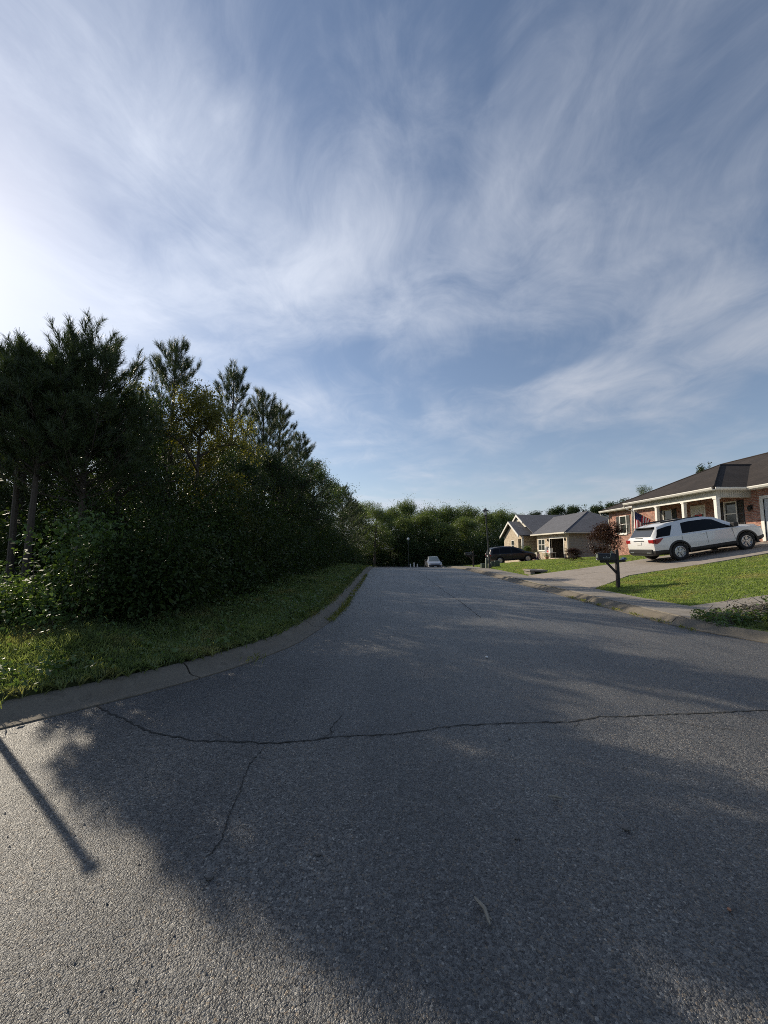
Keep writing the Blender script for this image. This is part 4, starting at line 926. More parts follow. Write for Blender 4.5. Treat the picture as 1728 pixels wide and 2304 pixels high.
# ------------------------------------------------------------------ cars
def car(name, label, loc, rz, pitch, S, P):
    """S: stations (x, zbot, zbelt, ztop, half width, half roof width); local x forward, y left"""
    T = thing(name, label, 'car', loc, rz); T.rotation_euler = Euler((0, pitch, rz), 'XYZ')
    S = np.array(S, float); xs = S[:, 0]
    def par(x): return [float(np.interp(x, xs, S[:, i])) for i in range(1, 6)]
    def ring(x, grow=0.0, zmax=None):
        zb, zl, zt, w, wr = par(x); w += grow
        pts = [(0, zb), (w * .80, zb), (w * .97, zb + .09), (w * 1.0, zb + .22), (w * 1.0, zb + (zl - zb) * .62), (w * .985, zl - .03), (w * .95, zl + .005), (wr + (w * .95 - wr) * .12, zt - .055 - (zt - zl) * .06), (wr * .93, zt - .012), (wr * .6, zt), (0, zt + .008)]
        return pts
    def loft(xl, fn):
        V = []; Fc = []; k = None
        for x in xl:
            h = fn(x); full = h + [(-y, z) for y, z in h[-2:0:-1]]; k = len(full); V += [(x, y, z) for y, z in full]
        for i in range(len(xl) - 1):
            for j in range(k): Fc.append((i * k + j, i * k + (j + 1) % k, (i + 1) * k + (j + 1) % k, (i + 1) * k + j))
        Fc += [tuple(range(k)), tuple(range((len(xl) - 1) * k, len(xl) * k))]; return MB().add(V, Fc)
    xl = sorted(set(list(xs) + list(np.linspace(xs[0], xs[-1], 46)))); r = P['r']; axles = (0.0, P['wb'])
    body = loft(xl, ring).build('body', M[P['paint']], T, 32)
    def cut(o, rad):
        for ax in axles:
            c = MB().lathe([(rad, -1.4), (rad, 1.4)], 28, Matrix.Translation((ax, 0, r + .01)) @ Matrix.Rotation(R_(90), 4, 'X')); c2 = c.build('cutter', M['cladding'])
            m = o.modifiers.new('arch', 'BOOLEAN'); m.operation = 'DIFFERENCE'; m.solver = 'EXACT'; c2.parent = o.parent; m.object = c2
            dg = bpy.context.evaluated_depsgraph_get(); dg.update(); me = bpy.data.meshes.new_from_object(o.evaluated_get(dg)); o.modifiers.clear(); o.data = me; bpy.data.objects.remove(c2)
        o.data.set_sharp_from_angle(angle=R_(32))
    cut(body, r + .055)
    # inner wheel wells
    for ax in axles: MB().box((ax - r - .02, -.55, .35), (ax + r + .02, .55, r * 2 + .03)).build('wheel_well', M['cladding'], T)
    def side(x, t, off=.006):
        zb, zl, zt, w, wr = par(x); y0, z0 = w * .95, zl + .005; y1, z1 = wr + (w * .95 - wr) * .12, zt - .055 - (zt - zl) * .06
        return y0 + (y1 - y0) * t + off, z0 + (z1 - z0) * t + off * .4
    def side_glass(nm, xb0, xb1, xt0, xt1, t0, t1, mat='carglass', par_=T):
        for sg in (1, -1):
            V = []; nx, nt = 14, 5
            for i in range(nx + 1):
                for j in range(nt + 1):
                    f = j / nt; t = t0 + (t1 - t0) * f; x = (xb0 + (xb1 - xb0) * i / nx) * (1 - f) + (xt0 + (xt1 - xt0) * i / nx) * f; y, z = side(x, t); V.append((x, y * sg, z))
            Fc = [(i * (nt + 1) + j, (i + 1) * (nt + 1) + j, (i + 1) * (nt + 1) + j + 1, i * (nt + 1) + j + 1) for i in range(nx) for j in range(nt)]
            MB().add(V, Fc).build(nm, M[mat], par_, 60)
    for a in P['windows']: side_glass('side_window', *a)
    def top_glass(nm, x0, x1, k, mat, off=.008):
        V = []; nx, ny = 10, 10
        for i in range(nx + 1):
            x = x0 + (x1 - x0) * i / nx; zb, zl, zt, w, wr = par(x)
            for j in range(ny + 1):
                s = -1 + 2 * j / ny; y = s * wr * k; ay = abs(s) * k; z = zt + .008 * (1 - ay) - max(0, ay - .6) * .036; V.append((x, y, z + off))
        Fc = [(i * (ny + 1) + j, (i + 1) * (ny + 1) + j, (i + 1) * (ny + 1) + j + 1, i * (ny + 1) + j + 1) for i in range(nx) for j in range(ny)]
        MB().add(V, Fc).build(nm, M[mat], T, 60)
    top_glass('windscreen', *P['ws'], .90, P.get('wsmat', 'carglass')); top_glass('rear_window', *P['rw'], .92, 'carglass_rear')
    # lower cladding and arch trims
    if P.get('clad'):
        def cr(x):
            zb, zl, zt, w, wr = par(x); w += .012; zb = min(zb, .36); return [(0, zb - .02), (w * .8, zb - .02), (w * .975, zb + .07), (w, zb + .12), (w, zb + P['clad']), (w - .03, zb + P['clad'] + .015), (0, zb + P['clad'] + .015)]
        cl = loft(xl, cr).build('cladding', M['cladding'], T, 32); cut(cl, r + .05)
        for ax in axles:
            for sg in (1, -1):
                w = par(ax)[3] + .004; mb = MB(); n = 18; V = []
                for i in range(n + 1):
                    a = R_(-14) + R_(208) * i / n
                    for (rr, yy) in ((r + .045, w - .05), (r + .045, w + .016), (r + .115, w + .012), (r + .125, w - .03)): V.append((ax + math.cos(a) * rr, yy * sg, r + .01 + math.sin(a) * rr))
                Fc = [(i * 4 + j, i * 4 + (j + 1) % 4, (i + 1) * 4 + (j + 1) % 4, (i + 1) * 4 + j) for i in range(n) for j in range(4)] + [(0, 1, 2, 3), (n * 4, n * 4 + 1, n * 4 + 2, n * 4 + 3)]
                mb.add(V, Fc).build('arch_trim', M['cladding'], T, 40)
    # wheels
    for ax in axles:
        for sg in (1, -1):
            w = par(ax)[3] - .005; Mx = Matrix.Translation((ax, sg * (w - .12), r)) @ Matrix.Rotation(R_(-90 * sg), 4, 'X'); rr = r * .64
            hub = MB().lathe([(.0, -.10), (rr * .9, -.10), (rr * .9, .02), (.0, .03)], 20, Mx).build('wheel', M['cladding'], T, 40)
            MB().lathe([(rr, -.11), (r * .93, -.125), (r * .99, -.09), (r, -.03), (r, .03), (r * .99, .09), (r * .93, .12), (rr * 1.08, .125), (rr, .105), (rr * .97, .0)], 32, Mx).build('tyre', M['tyre'], hub, 40)
            rim = MB().lathe([(rr * .99, .03), (rr * 1.02, .11), (rr * .93, .115), (rr * .90, .05)], 28, Mx); rim.lathe([(.0, .05), (rr * .26, .06), (rr * .22, .10), (.0, .105)], 16, Mx)
            for k in range(5):
                for dk in (-.16, .16):
                    a = 2 * math.pi * k / 5 + dk + .3; d = Vector((math.cos(a), math.sin(a), 0)); e = Vector((-math.sin(a), math.cos(a), 0)); i0, i1 = d * rr * .2, d * rr * .95; wd = .019
                    rim.hexa([Mx @ (p + q + Vector((0, 0, h))) for h in (.05, .092) for p, q in ((i0, -e * wd), (i1, -e * wd * .9), (i1, e * wd * .9), (i0, e * wd))])
            rim.build('rim', M['rim'], hub, 35)
    for (nm, mat, lo, hi) in P['boxes']:
        two = nm in ('tail_light', 'headlight', 'side_mirror', 'door_handle', 'fog_light', 'roof_rail', 'exhaust_trim')
        for sg in ((1, -1) if two else (1,)):
            m = MB(); y0, y1 = (lo[1] * sg, hi[1] * sg) if two else (lo[1], hi[1]); m.box((lo[0], min(y0, y1), lo[2]), (hi[0], max(y0, y1), hi[2])); o = m.build(nm, M[mat], T)
            bv = o.modifiers.new('bevel', 'BEVEL'); bv.width = min(.025, min(hi[0] - lo[0], abs(hi[1] - lo[1]), hi[2] - lo[2]) * .35); bv.segments = 2
    for (nm, mat, poly, y, th) in P.get('prisms', ()):
        for sg in (1, -1): MB().prism([(px, y * sg, pz) for px, pz in poly], (0, th * sg, 0)).build(nm, M[mat], T, 40)
    return T
SUV = [(-1.08, .58, .96, 1.02, .84, .70), (-1.05, .45, 1.06, 1.12, .92, .75), (-.97, .40, 1.10, 1.22, .96, .76), (-.66, .36, 1.12, 1.60, .985, .72), (-.2, .30, 1.12, 1.695, 1.0, .71), (.8, .28, 1.11, 1.775, 1.0, .72), (1.5, .28, 1.10, 1.755, 1.0, .72), (2.0, .28, 1.09, 1.66, 1.0, .71), (2.5, .28, 1.08, 1.40, 1.0, .74), (2.92, .28, 1.07, 1.17, .99, .82), (3.35, .30, 1.03, 1.12, .98, .82), (3.72, .34, .95, 1.06, .945, .80), (3.90, .40, .82, .96, .87, .74), (3.97, .46, .70, .80, .76, .62)]
pit = -math.atan(1.74 / 11.2)
car('white_suv', 'white sport utility car parked nose up on the concrete driveway', (13.12, 18.02, float(ground_z(13.12, 18.0)) + .045), 0, pit, SUV, dict(r=.385, wb=3.02, paint='carwhite', clad=.20,
    windows=[(.28, 2.78, .42, 1.85, .06, .92), (-.92, -.28, -.70, .02, .05, .90)], ws=(1.98, 2.86), rw=(-1.0, -.68),
    boxes=[('side_mirror', 'cladding', (2.42, .98, 1.12), (2.62, 1.19, 1.30)), ('door_handle', 'carwhite', (1.02, .985, 1.0), (1.22, 1.02, 1.035)), ('roof_rail', 'cladding', (-.35, .60, 1.725), (1.45, .65, 1.80)), ('licence_plate', 'plate', (-1.10, -.16, .84), (-1.065, .16, .98)), ('tailgate_trim', 'chrome', (-1.095, -.36, 1.0), (-1.07, .36, 1.045)), ('rear_bumper', 'cladding', (-1.12, -.80, .44), (-1.0, .80, .64)), ('exhaust_trim', 'chrome', (-1.13, .46, .46), (-1.1, .70, .50)), ('rear_wiper', 'cladding', (-1.06, -.25, 1.14), (-1.03, .25, 1.16)), ('tail_light', 'tail', (-1.085, .62, .90), (-.80, .965, 1.07)), ('headlight', 'head', (3.6, .66, .86), (3.86, .90, .95)), ('roof_spoiler', 'cladding', (-.82, -.62, 1.57), (-.62, .62, 1.605))],
    prisms=[('tail_light_wrap', 'tail', [(-1.02, .90), (-.97, 1.08), (-.62, 1.09), (-.80, .93), (-.95, .86)], .945, .045), ('door_seam', 'cladding', [(.20, .50), (.205, 1.09), (.212, 1.09), (.207, .50)], .998, .006), ('door_seam', 'cladding', [(1.30, .42), (1.30, 1.08), (1.307, 1.08), (1.307, .42)], .998, .006), ('door_seam', 'cladding', [(2.52, .50), (2.46, 1.06), (2.467, 1.06), (2.527, .50)], .995, .008)]))
VAN = [(-1.02, .58, .95, 1.05, .82, .68), (-.98, .45, 1.05, 1.16, .90, .72), (-.80, .40, 1.06, 1.56, .95, .68), (-.55, .36, 1.06, 1.66, .965, .66), (0, .30, 1.05, 1.72, .97, .67), (.9, .28, 1.03, 1.74, .97, .68), (1.5, .28, 1.01, 1.70, .97, .68), (2.1, .28, 1.0, 1.52, .97, .68), (2.75, .28, .98, 1.18, .96, .74), (3.0, .28, .96, 1.10, .95, .76), (3.4, .30, .88, 1.0, .93, .76), (3.7, .34, .78, .90, .88, .70), (3.86, .42, .66, .76, .74, .6)]
yv = 40.9
car('dark_crossover', 'black family car parked in front of the tan house', (12.0, yv, float(ground_z(12.0, yv)) + .05), 0, -math.atan(.074), VAN, dict(r=.36, wb=2.9, paint='carblack', clad=0,
    windows=[(1.35, 2.72, 1.28, 1.82, .06, .92), (.1, 1.28, .15, 1.21, .06, .92), (-.72, .03, -.55, .07, .06, .9)], ws=(1.55, 2.72), rw=(-.96, -.80),
    boxes=[('side_mirror', 'carblack', (2.35, .94, 1.04), (2.52, 1.13, 1.18)), ('door_handle', 'chrome', (1.12, .965, .92), (1.3, .99, .945)), ('door_handle', 'chrome', (-.02, .965, .94), (.16, .99, .965)), ('roof_rail', 'chrome', (-.5, .56, 1.715), (1.35, .60, 1.755)), ('licence_plate', 'plate', (-1.04, -.16, .82), (-1.01, .16, .95)), ('tail_light', 'tail', (-1.01, .62, .86), (-.86, .935, 1.02)), ('tail_light', 'head', (-1.0, .62, 1.03), (-.86, .90, 1.13)), ('headlight', 'head', (3.45, .62, .72), (3.7, .86, .83)), ('rear_bumper', 'cladding', (-1.06, -.78, .45), (-.97, .78, .6))]))
SED = [(-1.0, .5, .82, .90, .74, .6), (-.93, .42, .92, .98, .82, .66), (-.5, .36, .95, 1.02, .88, .66), (-.2, .32, .95, 1.15, .9, .6), (.35, .26, .94, 1.40, .91, .57), (.9, .24, .93, 1.45, .91, .58), (1.4, .24, .92, 1.40, .91, .58), (1.9, .24, .90, 1.16, .91, .62), (2.3, .25, .88, .97, .90, .70), (2.8, .27, .84, .91, .88, .70), (3.25, .30, .74, .83, .84, .66), (3.5, .36, .62, .72, .74, .58), (3.58, .42, .52, .60, .62, .5)]
car('silver_sedan', 'small silver car facing the camera where the street dips away', (6.02, 48.6, float(zr(48.0)) + .03), R_(-91), .05, SED, dict(r=.32, wb=2.7, paint='carsilver', clad=0, wsmat='carglass_front',
    windows=[(1.0, 1.95, .98, 1.45, .06, .92), (.0, .93, .3, .92, .06, .92)], ws=(1.42, 2.26), rw=(-.45, .3),
    boxes=[('side_mirror', 'cladding', (1.75, .90, .93), (1.9, 1.09, 1.05)), ('grille', 'cladding', (3.42, -.46, .44), (3.60, .46, .66)), ('headlight', 'head', (3.3, .50, .60), (3.5, .80, .72)), ('fog_light', 'head', (3.40, .60, .40), (3.53, .74, .48)), ('lower_grille', 'cladding', (3.40, -.62, .28), (3.60, .62, .38)), ('licence_plate', 'plate', (3.595, -.15, .40), (3.61, .15, .48)), ('tail_light', 'tail', (-.99, .5, .75), (-.85, .82, .86))]))
# ------------------------------------------------------------------ street furniture
def gz(x, y): return float(ground_z(x, y))
def mailbox(label, x, y, rz, number=True):
    T = thing('mailbox', label, 'mailbox', (x, y, gz(x, y) - .02), rz); T.scale = (.93, .93, .95)
    # local: box reaches towards -x (street)
    post = MB().box((-.05, -.05, -.1), (.05, .05, 1.36)).prism([(-.05, -.05, 1.36), (.05, -.05, 1.36), (0, -.05, 1.40)], (0, .10, 0)).build('post', M['bronze'], T)
    MB().box((-.62, -.035, .92), (-.052, .035, 1.0)).box((.052, -.035, .95), (.30, .035, 1.03)).build('cross_arm', M['bronze'], T)
    MB().hexa([(-.42, -.03, .92), (-.33, -.03, .92), (-.33, .03, .92), (-.42, .03, .92), (-.052, -.03, .52), (-.052, -.03, .62), (-.052, .03, .62), (-.052, .03, .52)]).build('brace', M['bronze'], T)
    n = 10; pr = [(-.10, 1.005), (.10, 1.005), (.10, 1.17)] + [(.10 * math.cos(math.pi * i / n), 1.17 + .10 * math.sin(math.pi * i / n)) for i in range(1, n)] + [(-.10, 1.17)]
    box = MB().prism([(-.70, a, b) for a, b in pr], (.60, 0, 0)).build('box', M['blackmetal'], T, 40)
    d = MB().prism([(-.725, a * 1.04, 1.0 + (b - 1.0) * 1.03) for a, b in pr], (.024, 0, 0)).build('door', M['blackmetal'], T, 40)
    MB().box((-.735, -.06, 1.10), (-.727, .06, 1.22)).build('number_plate', M['utilgrey'], d)
    MB().box((-.75, -.02, 1.02), (-.727, .02, 1.06)).build('latch', M['paper'], d)
    MB().box((-.30, -.115, 1.12), (-.28, -.104, 1.30)).box((-.30, -.115, 1.27), (-.20, -.104, 1.33)).build('signal_flag', M['utilgrey'], T)
    lt = MB()
    for i in range(9): lt.box((-.56 + i * .028, -.1035, 1.085), (-.56 + i * .028 + .018, -.1008, 1.085 + (.024 if i % 8 else .04)))
    lt.box((-.45, -.1035, 1.135), (-.43, -.1008, 1.16)); lt.build('lettering', M['gold'], box)
    return T
m1 = mailbox('black mailbox on dark wood post at the near driveway edge', 8.02, 13.35, 0)
MB().box((.16, -.06, 1.035), (.34, .06, 1.07)).box((.22, -.06, 1.07), (.32, .06, 1.11)).build('blue_tray', M['blue'], m1)
MB().tube([(-.20, .02, 1.30), (-.16, .0, 1.40), (-.08, 0, 1.44)], .008, 5).build('wire', M['utilgrey'], m1)
mailbox('far black mailbox left of the lantern lamp post', 6.95 + .25, 31.2, 0)
def lantern_post():
    x, y = 7.45, 27.3; T = thing('street_lamp', 'leaning lamp post with black lantern head beside the green utility boxes', 'street lamp', (x, y, gz(x, y) - .03)); T.rotation_euler = (0, R_(-3.2), 0)
    MB().lathe([(.11, -.05), (.11, .3), (.075, .4), (.06, .5), (.05, 3.6), (.055, 3.62), (.04, 3.72)], 14).build('pole', M['lamppost'], T, 40)
    h = MB().lathe([(.05, 3.72), (.10, 3.76), (.10, 3.80), (.06, 3.82)], 8).build('lantern_base', M['blackmetal'], T)
    MB().lathe([(.075, 3.825), (.14, 4.10), (.13, 4.11)], 6).build('lantern_glass', M['lampglass'], T)
    for k in range(6):
        a = k * math.pi / 3; MB().tube([(.077 * math.cos(a), .077 * math.sin(a), 3.82), (.145 * math.cos(a), .145 * math.sin(a), 4.11)], .008, 4).build('lantern_bar', M['blackmetal'], h)
    MB().lathe([(.26, 4.105), (.265, 4.12), (.12, 4.20), (.06, 4.26), (.03, 4.30), (.035, 4.33), (.0, 4.38)], 8).build('lantern_roof', M['blackmetal'], T)
lantern_post()
def globe_lamp():
    x, y = 3.72, 59.5; z = float(zr(y)) + .05; T = thing('street_lamp', 'white globe street lamp in front of the far dark trees', 'street lamp', (x, y, z))
    MB().lathe([(.09, 0), (.09, .3), (.05, .4), (.045, 3.9), (.09, 3.95)], 12).build('pole', M['lamppost'], T, 40)
    MB().lathe([(.09, 3.95)] + [(.21 * math.sin(R_(a)), 4.15 - .21 * math.cos(R_(a))) for a in range(25, 180, 15)] + [(.01, 4.36)], 16).build('globe', M['lampglass'], T, 60)
    MB().lathe([(.07, 4.35), (.05, 4.40), (.0, 4.46)], 10).build('finial', M['lampglass'], T, 60)
globe_lamp()
def pedestal(label, x, y, w, d, h, mat, cap=True):
    T = thing('utility_box', label, 'utility box', (x, y, gz(x, y)), random.uniform(-.15, .15), 'utility boxes by the lantern lamp post')
    MB().box((-w / 2, -d / 2, -.05), (w / 2, d / 2, h * .88)).build('housing', M[mat], T)
    MB().hexa([(-w * .54, -d * .54, h * .882), (w * .54, -d * .54, h * .882), (w * .54, d * .54, h * .882), (-w * .54, d * .54, h * .882), (-w * .40, -d * .40, h), (w * .40, -d * .40, h), (w * .40, d * .40, h), (-w * .40, d * .40, h)]).build('lid', M[mat], T)
    MB().box((-w * .3, -d / 2 - .012, h * .2), (w * .3, -d / 2 - .002, h * .7)).build('panel', M[mat], T)
pedestal('green utility box, the right one of the pair past the lamp post', 8.35, 28.7, .34, .30, .46, 'utilgreen')
pedestal('green utility box, the left one of the pair past the lamp post', 7.98, 28.5, .26, .26, .42, 'utilgreen')
pedestal('low dark utility box left of the lamp post base', 6.98 + .15, 27.9, .34, .3, .34, 'utilgreen')
pedestal('thin tall grey utility pedestal left of the lamp post', 7.26, 27.5, .13, .13, .74, 'utilgrey')
def storm_inlet():
    x, y = 7.95, 20.7; z = gz(x, y); T = thing('storm_inlet', 'low concrete storm drain inlet box on the lawn', 'storm drain', (x, y, z)); T.scale = (.76, .8, .62)
    MB().box((-.42, -.55, -.1), (-.25, .55, .24)).box((.45, -.55, -.1), (.62, .55, .2)).box((-.25, .38, -.1), (.45, .55, .22)).box((-.25, -.55, -.1), (-.12, -.38, .22)).box((.32, -.55, -.1), (.45, -.38, .22)).build('side_walls', M['walk'], T)
    MB().box((-.5, -.66, .245), (.72, .64, .36)).build('cover_slab', M['walk'], T)
    MB().lathe([(.24, .36), (.24, .372), (.0, .376)], 20).build('manhole_lid', M['blackmetal'], T)
storm_inlet()
def sign_post():
    L = 2.25 / math.tan(SUN_EL); x, y = -1.37 + math.sin(SUN_AZ) * L, 1.98 + math.cos(SUN_AZ) * L
    T = thing('wood_post', 'plain dark post beside the left kerb casting a long shadow', 'post', (x, y, gz(x, y) - .05))
    hp = 2.25 - gz(x, y)
    MB().lathe([(.030, 0), (.028, hp)], 12).build('shaft', M['bronze'], T, 40)
    MB().lathe([(.040, hp + .001), (.040, hp + .02), (.0, hp + .035)], 12).build('cap', M['bronze'], T)
sign_post()
for i, (x, h, lab) in enumerate(((3.92, .42, 'leftmost of three pale stakes right of the globe lamp'), (4.46, .62, 'tallest middle one of three pale stakes right of the globe lamp'), (4.95, .42, 'rightmost of three pale stakes beside the silver car'))):
    T = thing('marker_stake', lab, 'stake', (x, 57.5, float(zr(57.5)) + .0), 0, 'pale stakes by the globe lamp')
    MB().lathe([(.10, -.05), (.09, h * .8), (.085, h)], 10).build('shaft', M['paper'], T, 40); MB().lathe([(.09, h), (.07, h + .05), (.0, h + .08)], 10).build('cap', M['paper'], T, 40)
# ------------------------------------------------------------------ clutter in front of the open garage
def clutter():
    gx = lambda x, y: gz(x, y) + .05
    # folding table
    x, y = 17.0, 39.9; T = thing('folding_table', 'folding table with pale top in the open garage doorway', 'table', (x, y, gx(x, y)), .15)
    MB().box((-.35, -.75, .70), (.35, .75, .74)).build('table_top', M['paper'], T)
    for (a, c) in ((-.3, -.65), (.3, -.65), (-.3, .65), (.3, .65)): MB().tube([(a, c, 0), (a, c, .70)], .018, 6).build('leg', M['grey'], T)
    for (dx, dy, w, d, h, mat, nm, lab) in ((0, -.45, .3, .3, .45, 'paper', 'storage_box', 'white storage box on the right end of the folding table'), (.05, .0, .35, .3, .25, 'melonred', 'storage_box', 'red storage box in the middle of the folding table'), (0, .45, .25, .3, .6, 'grey', 'storage_box', 'grey storage box on the left end of the folding table')):
        B = thing(nm, lab, 'box', (x + dx, y + dy, gx(x, y) + .742), .1); MB().box((-w / 2, -d / 2, 0), (w / 2, d / 2, h * .85)).build('tub', M[mat], B); MB().box((-w * .54, -d * .54, h * .852), (w * .54, d * .54, h)).build('lid', M['paper'], B)
    # ride-on toy
    x, y = 15.9, 41.0; T = thing('toy_trike', 'pink and purple toy ride on trike on the driveway', 'toy trike', (x, y, gx(x, y)), 2.6)
    for (a, c, rr) in ((-.3, -.25, .16), (-.3, .25, .16), (.4, 0, .22)):
        w = MB().lathe([(.0, -.04), (rr * .7, -.04), (rr, -.03), (rr, .03), (rr * .7, .04), (.0, .04)], 16, Matrix.Translation((a, c, rr)) @ Matrix.Rotation(R_(90), 4, 'X')).build('wheel', M['tyre'], T, 40); MB().lathe([(.0, -.05), (rr * .5, -.05), (rr * .5, .05), (.0, .05)], 12, Matrix.Translation((a, c, rr)) @ Matrix.Rotation(R_(90), 4, 'X')).build('hub', M['paper'], w, 40)
    MB().hexa([(-.4, -.16, .2), (.2, -.10, .2), (.2, .10, .2), (-.4, .16, .2), (-.42, -.18, .42), (.15, -.08, .36), (.15, .08, .36), (-.42, .18, .42)]).build('body', M['purple'], T)
    MB().box((-.42, -.18, .425), (-.05, .18, .48)).box((-.48, -.18, .48), (-.40, .18, .75)).build('seat', M['pink'], T)
    MB().tube([(.4, 0, .22), (.28, 0, .78)], .025, 6).tube([(.26, -.25, .80), (.28, 0, .78), (.26, .25, .80)], .018, 6).build('handlebar', M['paper'], T)
    # stroller-like cart
    x, y = 15.6, 42.6; T = thing('hand_cart', 'white and dark hand cart parked left of the toy trike', 'cart', (x, y, gx(x, y)), .4)
    MB().hexa([(-.35, -.22, .28), (.35, -.22, .28), (.35, .22, .28), (-.35, .22, .28), (-.45, -.28, .6), (.42, -.28, .55), (.42, .28, .55), (-.45, .28, .6)]).build('tub', M['paper'], T)
    for (a, c) in ((-.3, -.26), (-.3, .26), (.3, -.26), (.3, .26)): MB().lathe([(.0, -.03), (.15, -.03), (.15, .03), (.0, .03)], 16, Matrix.Translation((a, c, .15)) @ Matrix.Rotation(R_(90), 4, 'X')).build('wheel', M['tyre'], T, 40)
    MB().tube([(.4, 0, .4), (.75, 0, .85), (.75, -.12, .88)], .015, 6).build('handle', M['cladding'], T)
    # chair
    x, y = 16.9, 43.6; T = thing('garden_chair', 'cream garden chair under the tan house window', 'chair', (x, y, gx(x, y)), .1)
    MB().box((-.25, -.25, .42), (.25, .25, .46)).build('seat', M['cream'], T)
    for c in (-.2, -.07, .07, .2): MB().box((.22, c - .03, .46), (.26, c + .03, .92)).build('back_slat', M['cream'], T)
    MB().box((.22, -.25, .92), (.26, .25, .98)).build('back_rail', M['cream'], T)
    for (a, c) in ((-.22, -.22), (.22, -.22), (-.22, .22), (.22, .22)): MB().box((a - .025, c - .025, 0), (a + .025, c + .025, .42)).build('leg', M['cream'], T)
    # wheelie bin inside, boxes
    x, y = 19.4, 39.6; T = thing('garbage_bin', 'grey wheeled bin just inside the open garage', 'bin', (x, y, .46), 0)
    MB().hexa([(-.22, -.22, .06), (.22, -.22, .06), (.22, .22, .06), (-.22, .22, .06), (-.28, -.28, .95), (.28, -.28, .95), (.28, .28, .95), (-.28, .28, .95)]).build('tub', M['grey'], T); MB().box((-.31, -.31, .953), (.31, .31, 1.02)).build('lid', M['paper'], T)
    for c in (-.24, .24): MB().lathe([(.0, -.02), (.09, -.02), (.09, .02), (.0, .02)], 12, Matrix.Translation((.22, c, .09)) @ Matrix.Rotation(R_(90), 4, 'X')).build('wheel', M['tyre'], T)
    x, y = 20.2, 40.9; T = thing('storage_shelf', 'loaded storage shelf in the dark open garage', 'shelf', (x, y, .46))
    for zz in (.3, .9, 1.5): MB().box((-.3, -.7, zz), (.3, .7, zz + .04)).build('shelf_board', M['woodtan'], T)
    for (a, c) in ((-.28, -.68), (.28, -.68), (-.28, .68), (.28, .68)): MB().box((a - .03, c - .03, 0), (a + .03, c + .03, 1.9)).build('upright', M['woodtan'], T)
    for (c, zz, mat) in ((-.4, .34, 'paper'), (.2, .34, 'blue'), (-.2, .94, 'terracotta'), (.4, .94, 'paper'), (.0, 1.54, 'woodtan')): MB().box((-.22, c - .2, zz), (.22, c + .2, zz + .36)).build('box', M[mat], T)
    for (x, y, lab) in ((16.3, 38.75, 'terracotta plant pot by the garage corner'), (17.55, 45.5, 'terracotta plant pot by the porch of the tan house')):
        T = thing('plant_pot', lab, 'plant pot', (x, y, gx(x, y) - .04), 0, 'plant pots by the tan house'); MB().lathe([(.12, 0), (.18, .28), (.20, .28), (.20, .33), (.16, .33), (.15, .27)], 14).build('pot', M['terracotta'], T, 40)
        r = np.random.default_rng(5); P = np.array([0, 0, .48]) + r.normal(0, 1, (260, 3)) * np.array([.13, .13, .12]); V, Fc = leaf_quads(P, .09, r, .6); np_obj('foliage', V, Fc, M['leaf_b'], T)
clutter()
# ------------------------------------------------------------------ brush pile and litter
def brush_pile():
    r = np.random.default_rng(91); cx, cy = 7.55, 7.75; T = thing('brush_pile', 'heap of dead branches and dry leaves on the right corner verge', 'brush pile', (cx, cy, gz(cx, cy)))
    tw = MB()
    for i in range(230):
        b = Vector((r.normal(0, .75), r.normal(0, .28), r.random() ** 1.4 * .42)); b.z *= max(.1, 1 - abs(b.x) / 2.0)
        d = Vector((r.normal(0, 1), r.normal(0, .7), r.normal(.1, .45))).normalized() * r.uniform(.12, .42); m = b + d * .5 + rv(r, .03); e = b + d
        for q in (b, m, e): q.z = max(.02, q.z)
        tw.tube([b, m, e], [.007 * r.uniform(.5, 1.6), .005, .002], 4, False)
    tw.build('branches', M['twig'], T)
    n = 4200; nn = lambda: np.clip(r.normal(0, 1, n), -1.6, 1.6)
    P = np.c_[nn() * .66, nn() * .25, np.abs(nn() * .13) + .02]; P[:, 2] *= np.clip(1.3 - np.abs(P[:, 0]) / 1.6, .2, 1.3)
    V, Fc = leaf_quads(P, .06, r, .4, .5); tag(np_obj('dead_leaves', V, Fc, M['dryleaf'], T), kind='stuff')
    n = 2600; P = np.c_[-.35 + nn() * .6, -.15 + nn() * .22, np.abs(nn() * .12) + .02]; V, Fc = leaf_quads(P, .07, r, .5, .45); tag(np_obj('green_shoots', V, Fc, M['weed'], T), kind='stuff')
    n = 500; P = np.c_[r.normal(.42, .13, n), r.normal(.1, .12, n), .30 + r.normal(0, .10, n)]; V, Fc = leaf_quads(P, .07, r, .5, .55); tag(np_obj('green_sprig', V, Fc, M['weed'], T), kind='stuff')
brush_pile()
def stick(label, a, b, rad, bend, group=None):
    a = Vector((*a, .012)); b = Vector((*b, .012)); m = (a + b) / 2 + Vector((bend, bend * .3, .006)); T = thing('stick', label, 'stick', (a.x, a.y, 0))
    MB().tube([a, a.lerp(m, .6), m, m.lerp(b, .6), b], [rad * .5, rad, rad * 1.1, rad * .95, rad * .4], 6).build('wood', M['stick'], T, 60, (a.x, a.y, 0))
    MB().tube([m.lerp(b, .5), m.lerp(b, .7) + Vector((.012, -.006, .006))], [rad * .5, rad * .25], 5).build('stub', M['stick'], T, 60, (a.x, a.y, 0))
stick('larger bare stick on the asphalt right of centre', (.40, 1.85), (.435, 1.725), .0075, .012)
stick('small thin stick on the asphalt further up right', (1.02, 2.545), (1.095, 2.52), .006, .004)
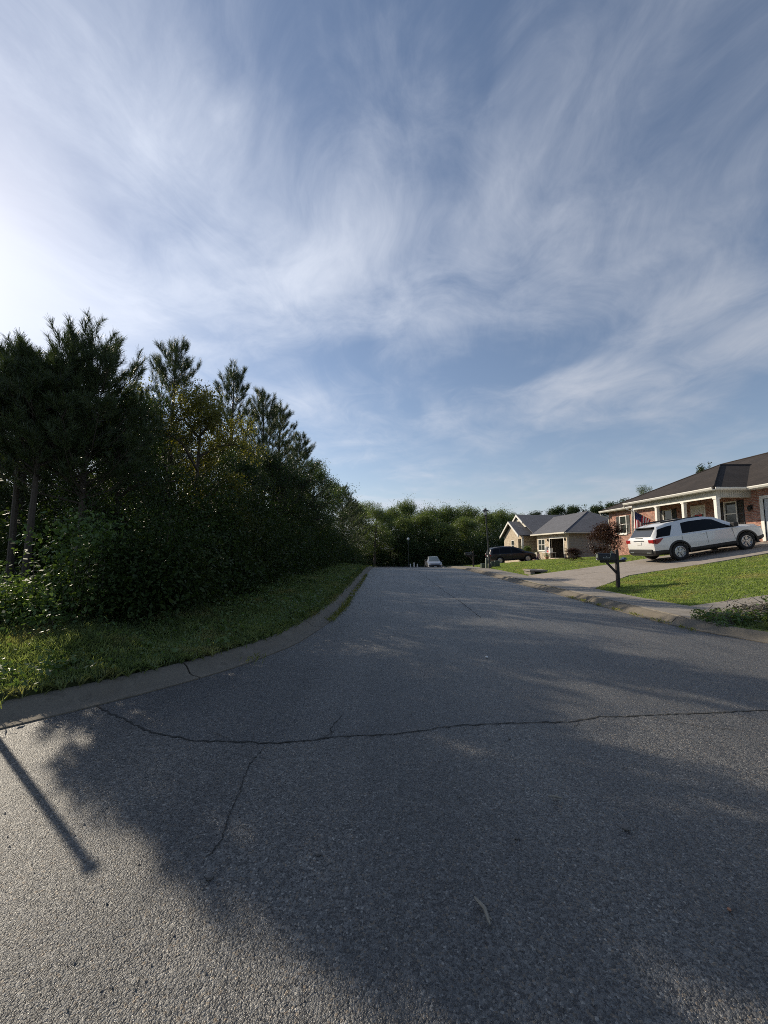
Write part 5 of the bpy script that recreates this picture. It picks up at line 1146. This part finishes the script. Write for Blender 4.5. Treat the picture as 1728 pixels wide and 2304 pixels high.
def stone(label, x, y, s, seed, mat='rock', flat=.7):
    r = np.random.default_rng(seed); bm = bmesh.new(); bmesh.ops.create_icosphere(bm, subdivisions=2, radius=s)
    for v in bm.verts: v.co *= 1 + r.normal(0, .10); v.co.z *= flat
    me = bpy.data.meshes.new('stone'); bm.to_mesh(me); bm.free(); me.materials.append(M[mat]); o = bpy.data.objects.new('stone', me); COL.objects.link(o); o.location = (x, y, float(zr(y)) + s * flat * .7 + .002)
    tag(o, label, 'stone', 'loose stones on the road')
stone('dark stone at the edge of the sunlit asphalt patch', -.82, 1.96, .017, 1); stone('small brown stone in the shade near the picture centre', -.33, 2.10, .013, 2)
stone('dark crumpled clod on the asphalt far right', 1.34, 2.28, .022, 3, 'rock', .55); stone('black pebble above the larger stick', .71, 2.21, .012, 4); stone('black pebble just past the long road crack', 1.02, 3.28, .012, 5)
stone('pale pebble on the shaded asphalt by the small stick', 1.45, 5.6, .02, 6, 'paper'); stone('small reddish pebble in the lower right shade', 1.48, 1.80, .008, 7, 'terracotta'); stone('white scrap of litter in the left gutter', -1.2, 19.5, .06, 8, 'paper', .4)
# fine loose grit too small to count
def grit():
    r = np.random.default_rng(5); n = 2600; y = 1.1 + 7 * r.random(n) ** 1.6; x = -3.0 + r.random(n) * 9; k = x > np.interp(y, LE[::-1, 1], LE[::-1, 0]) + .05; x, y = x[k], y[k]; n = len(x)
    s = .0035 + .004 * r.random(n) ** 3; base = np.array([(1, 0, 0), (-.5, .87, 0), (-.5, -.87, 0), (0, 0, 1.1)]) ; V = np.c_[x, y, np.full(n, .002)][:, None, :] + base[None] * s[:, None, None] * (.7 + .6 * r.random((n, 4, 1)))
    I = np.arange(n)[:, None] * 4; Fc = np.vstack([np.hstack([I, I + 1, I + 3]), np.hstack([I + 1, I + 2, I + 3]), np.hstack([I + 2, I, I + 3])])
    tag(np_obj('road_grit', V.reshape(-1, 3), Fc, M['walk']), 'fine pale grit scattered over the asphalt', 'grit', kind='stuff')
grit()
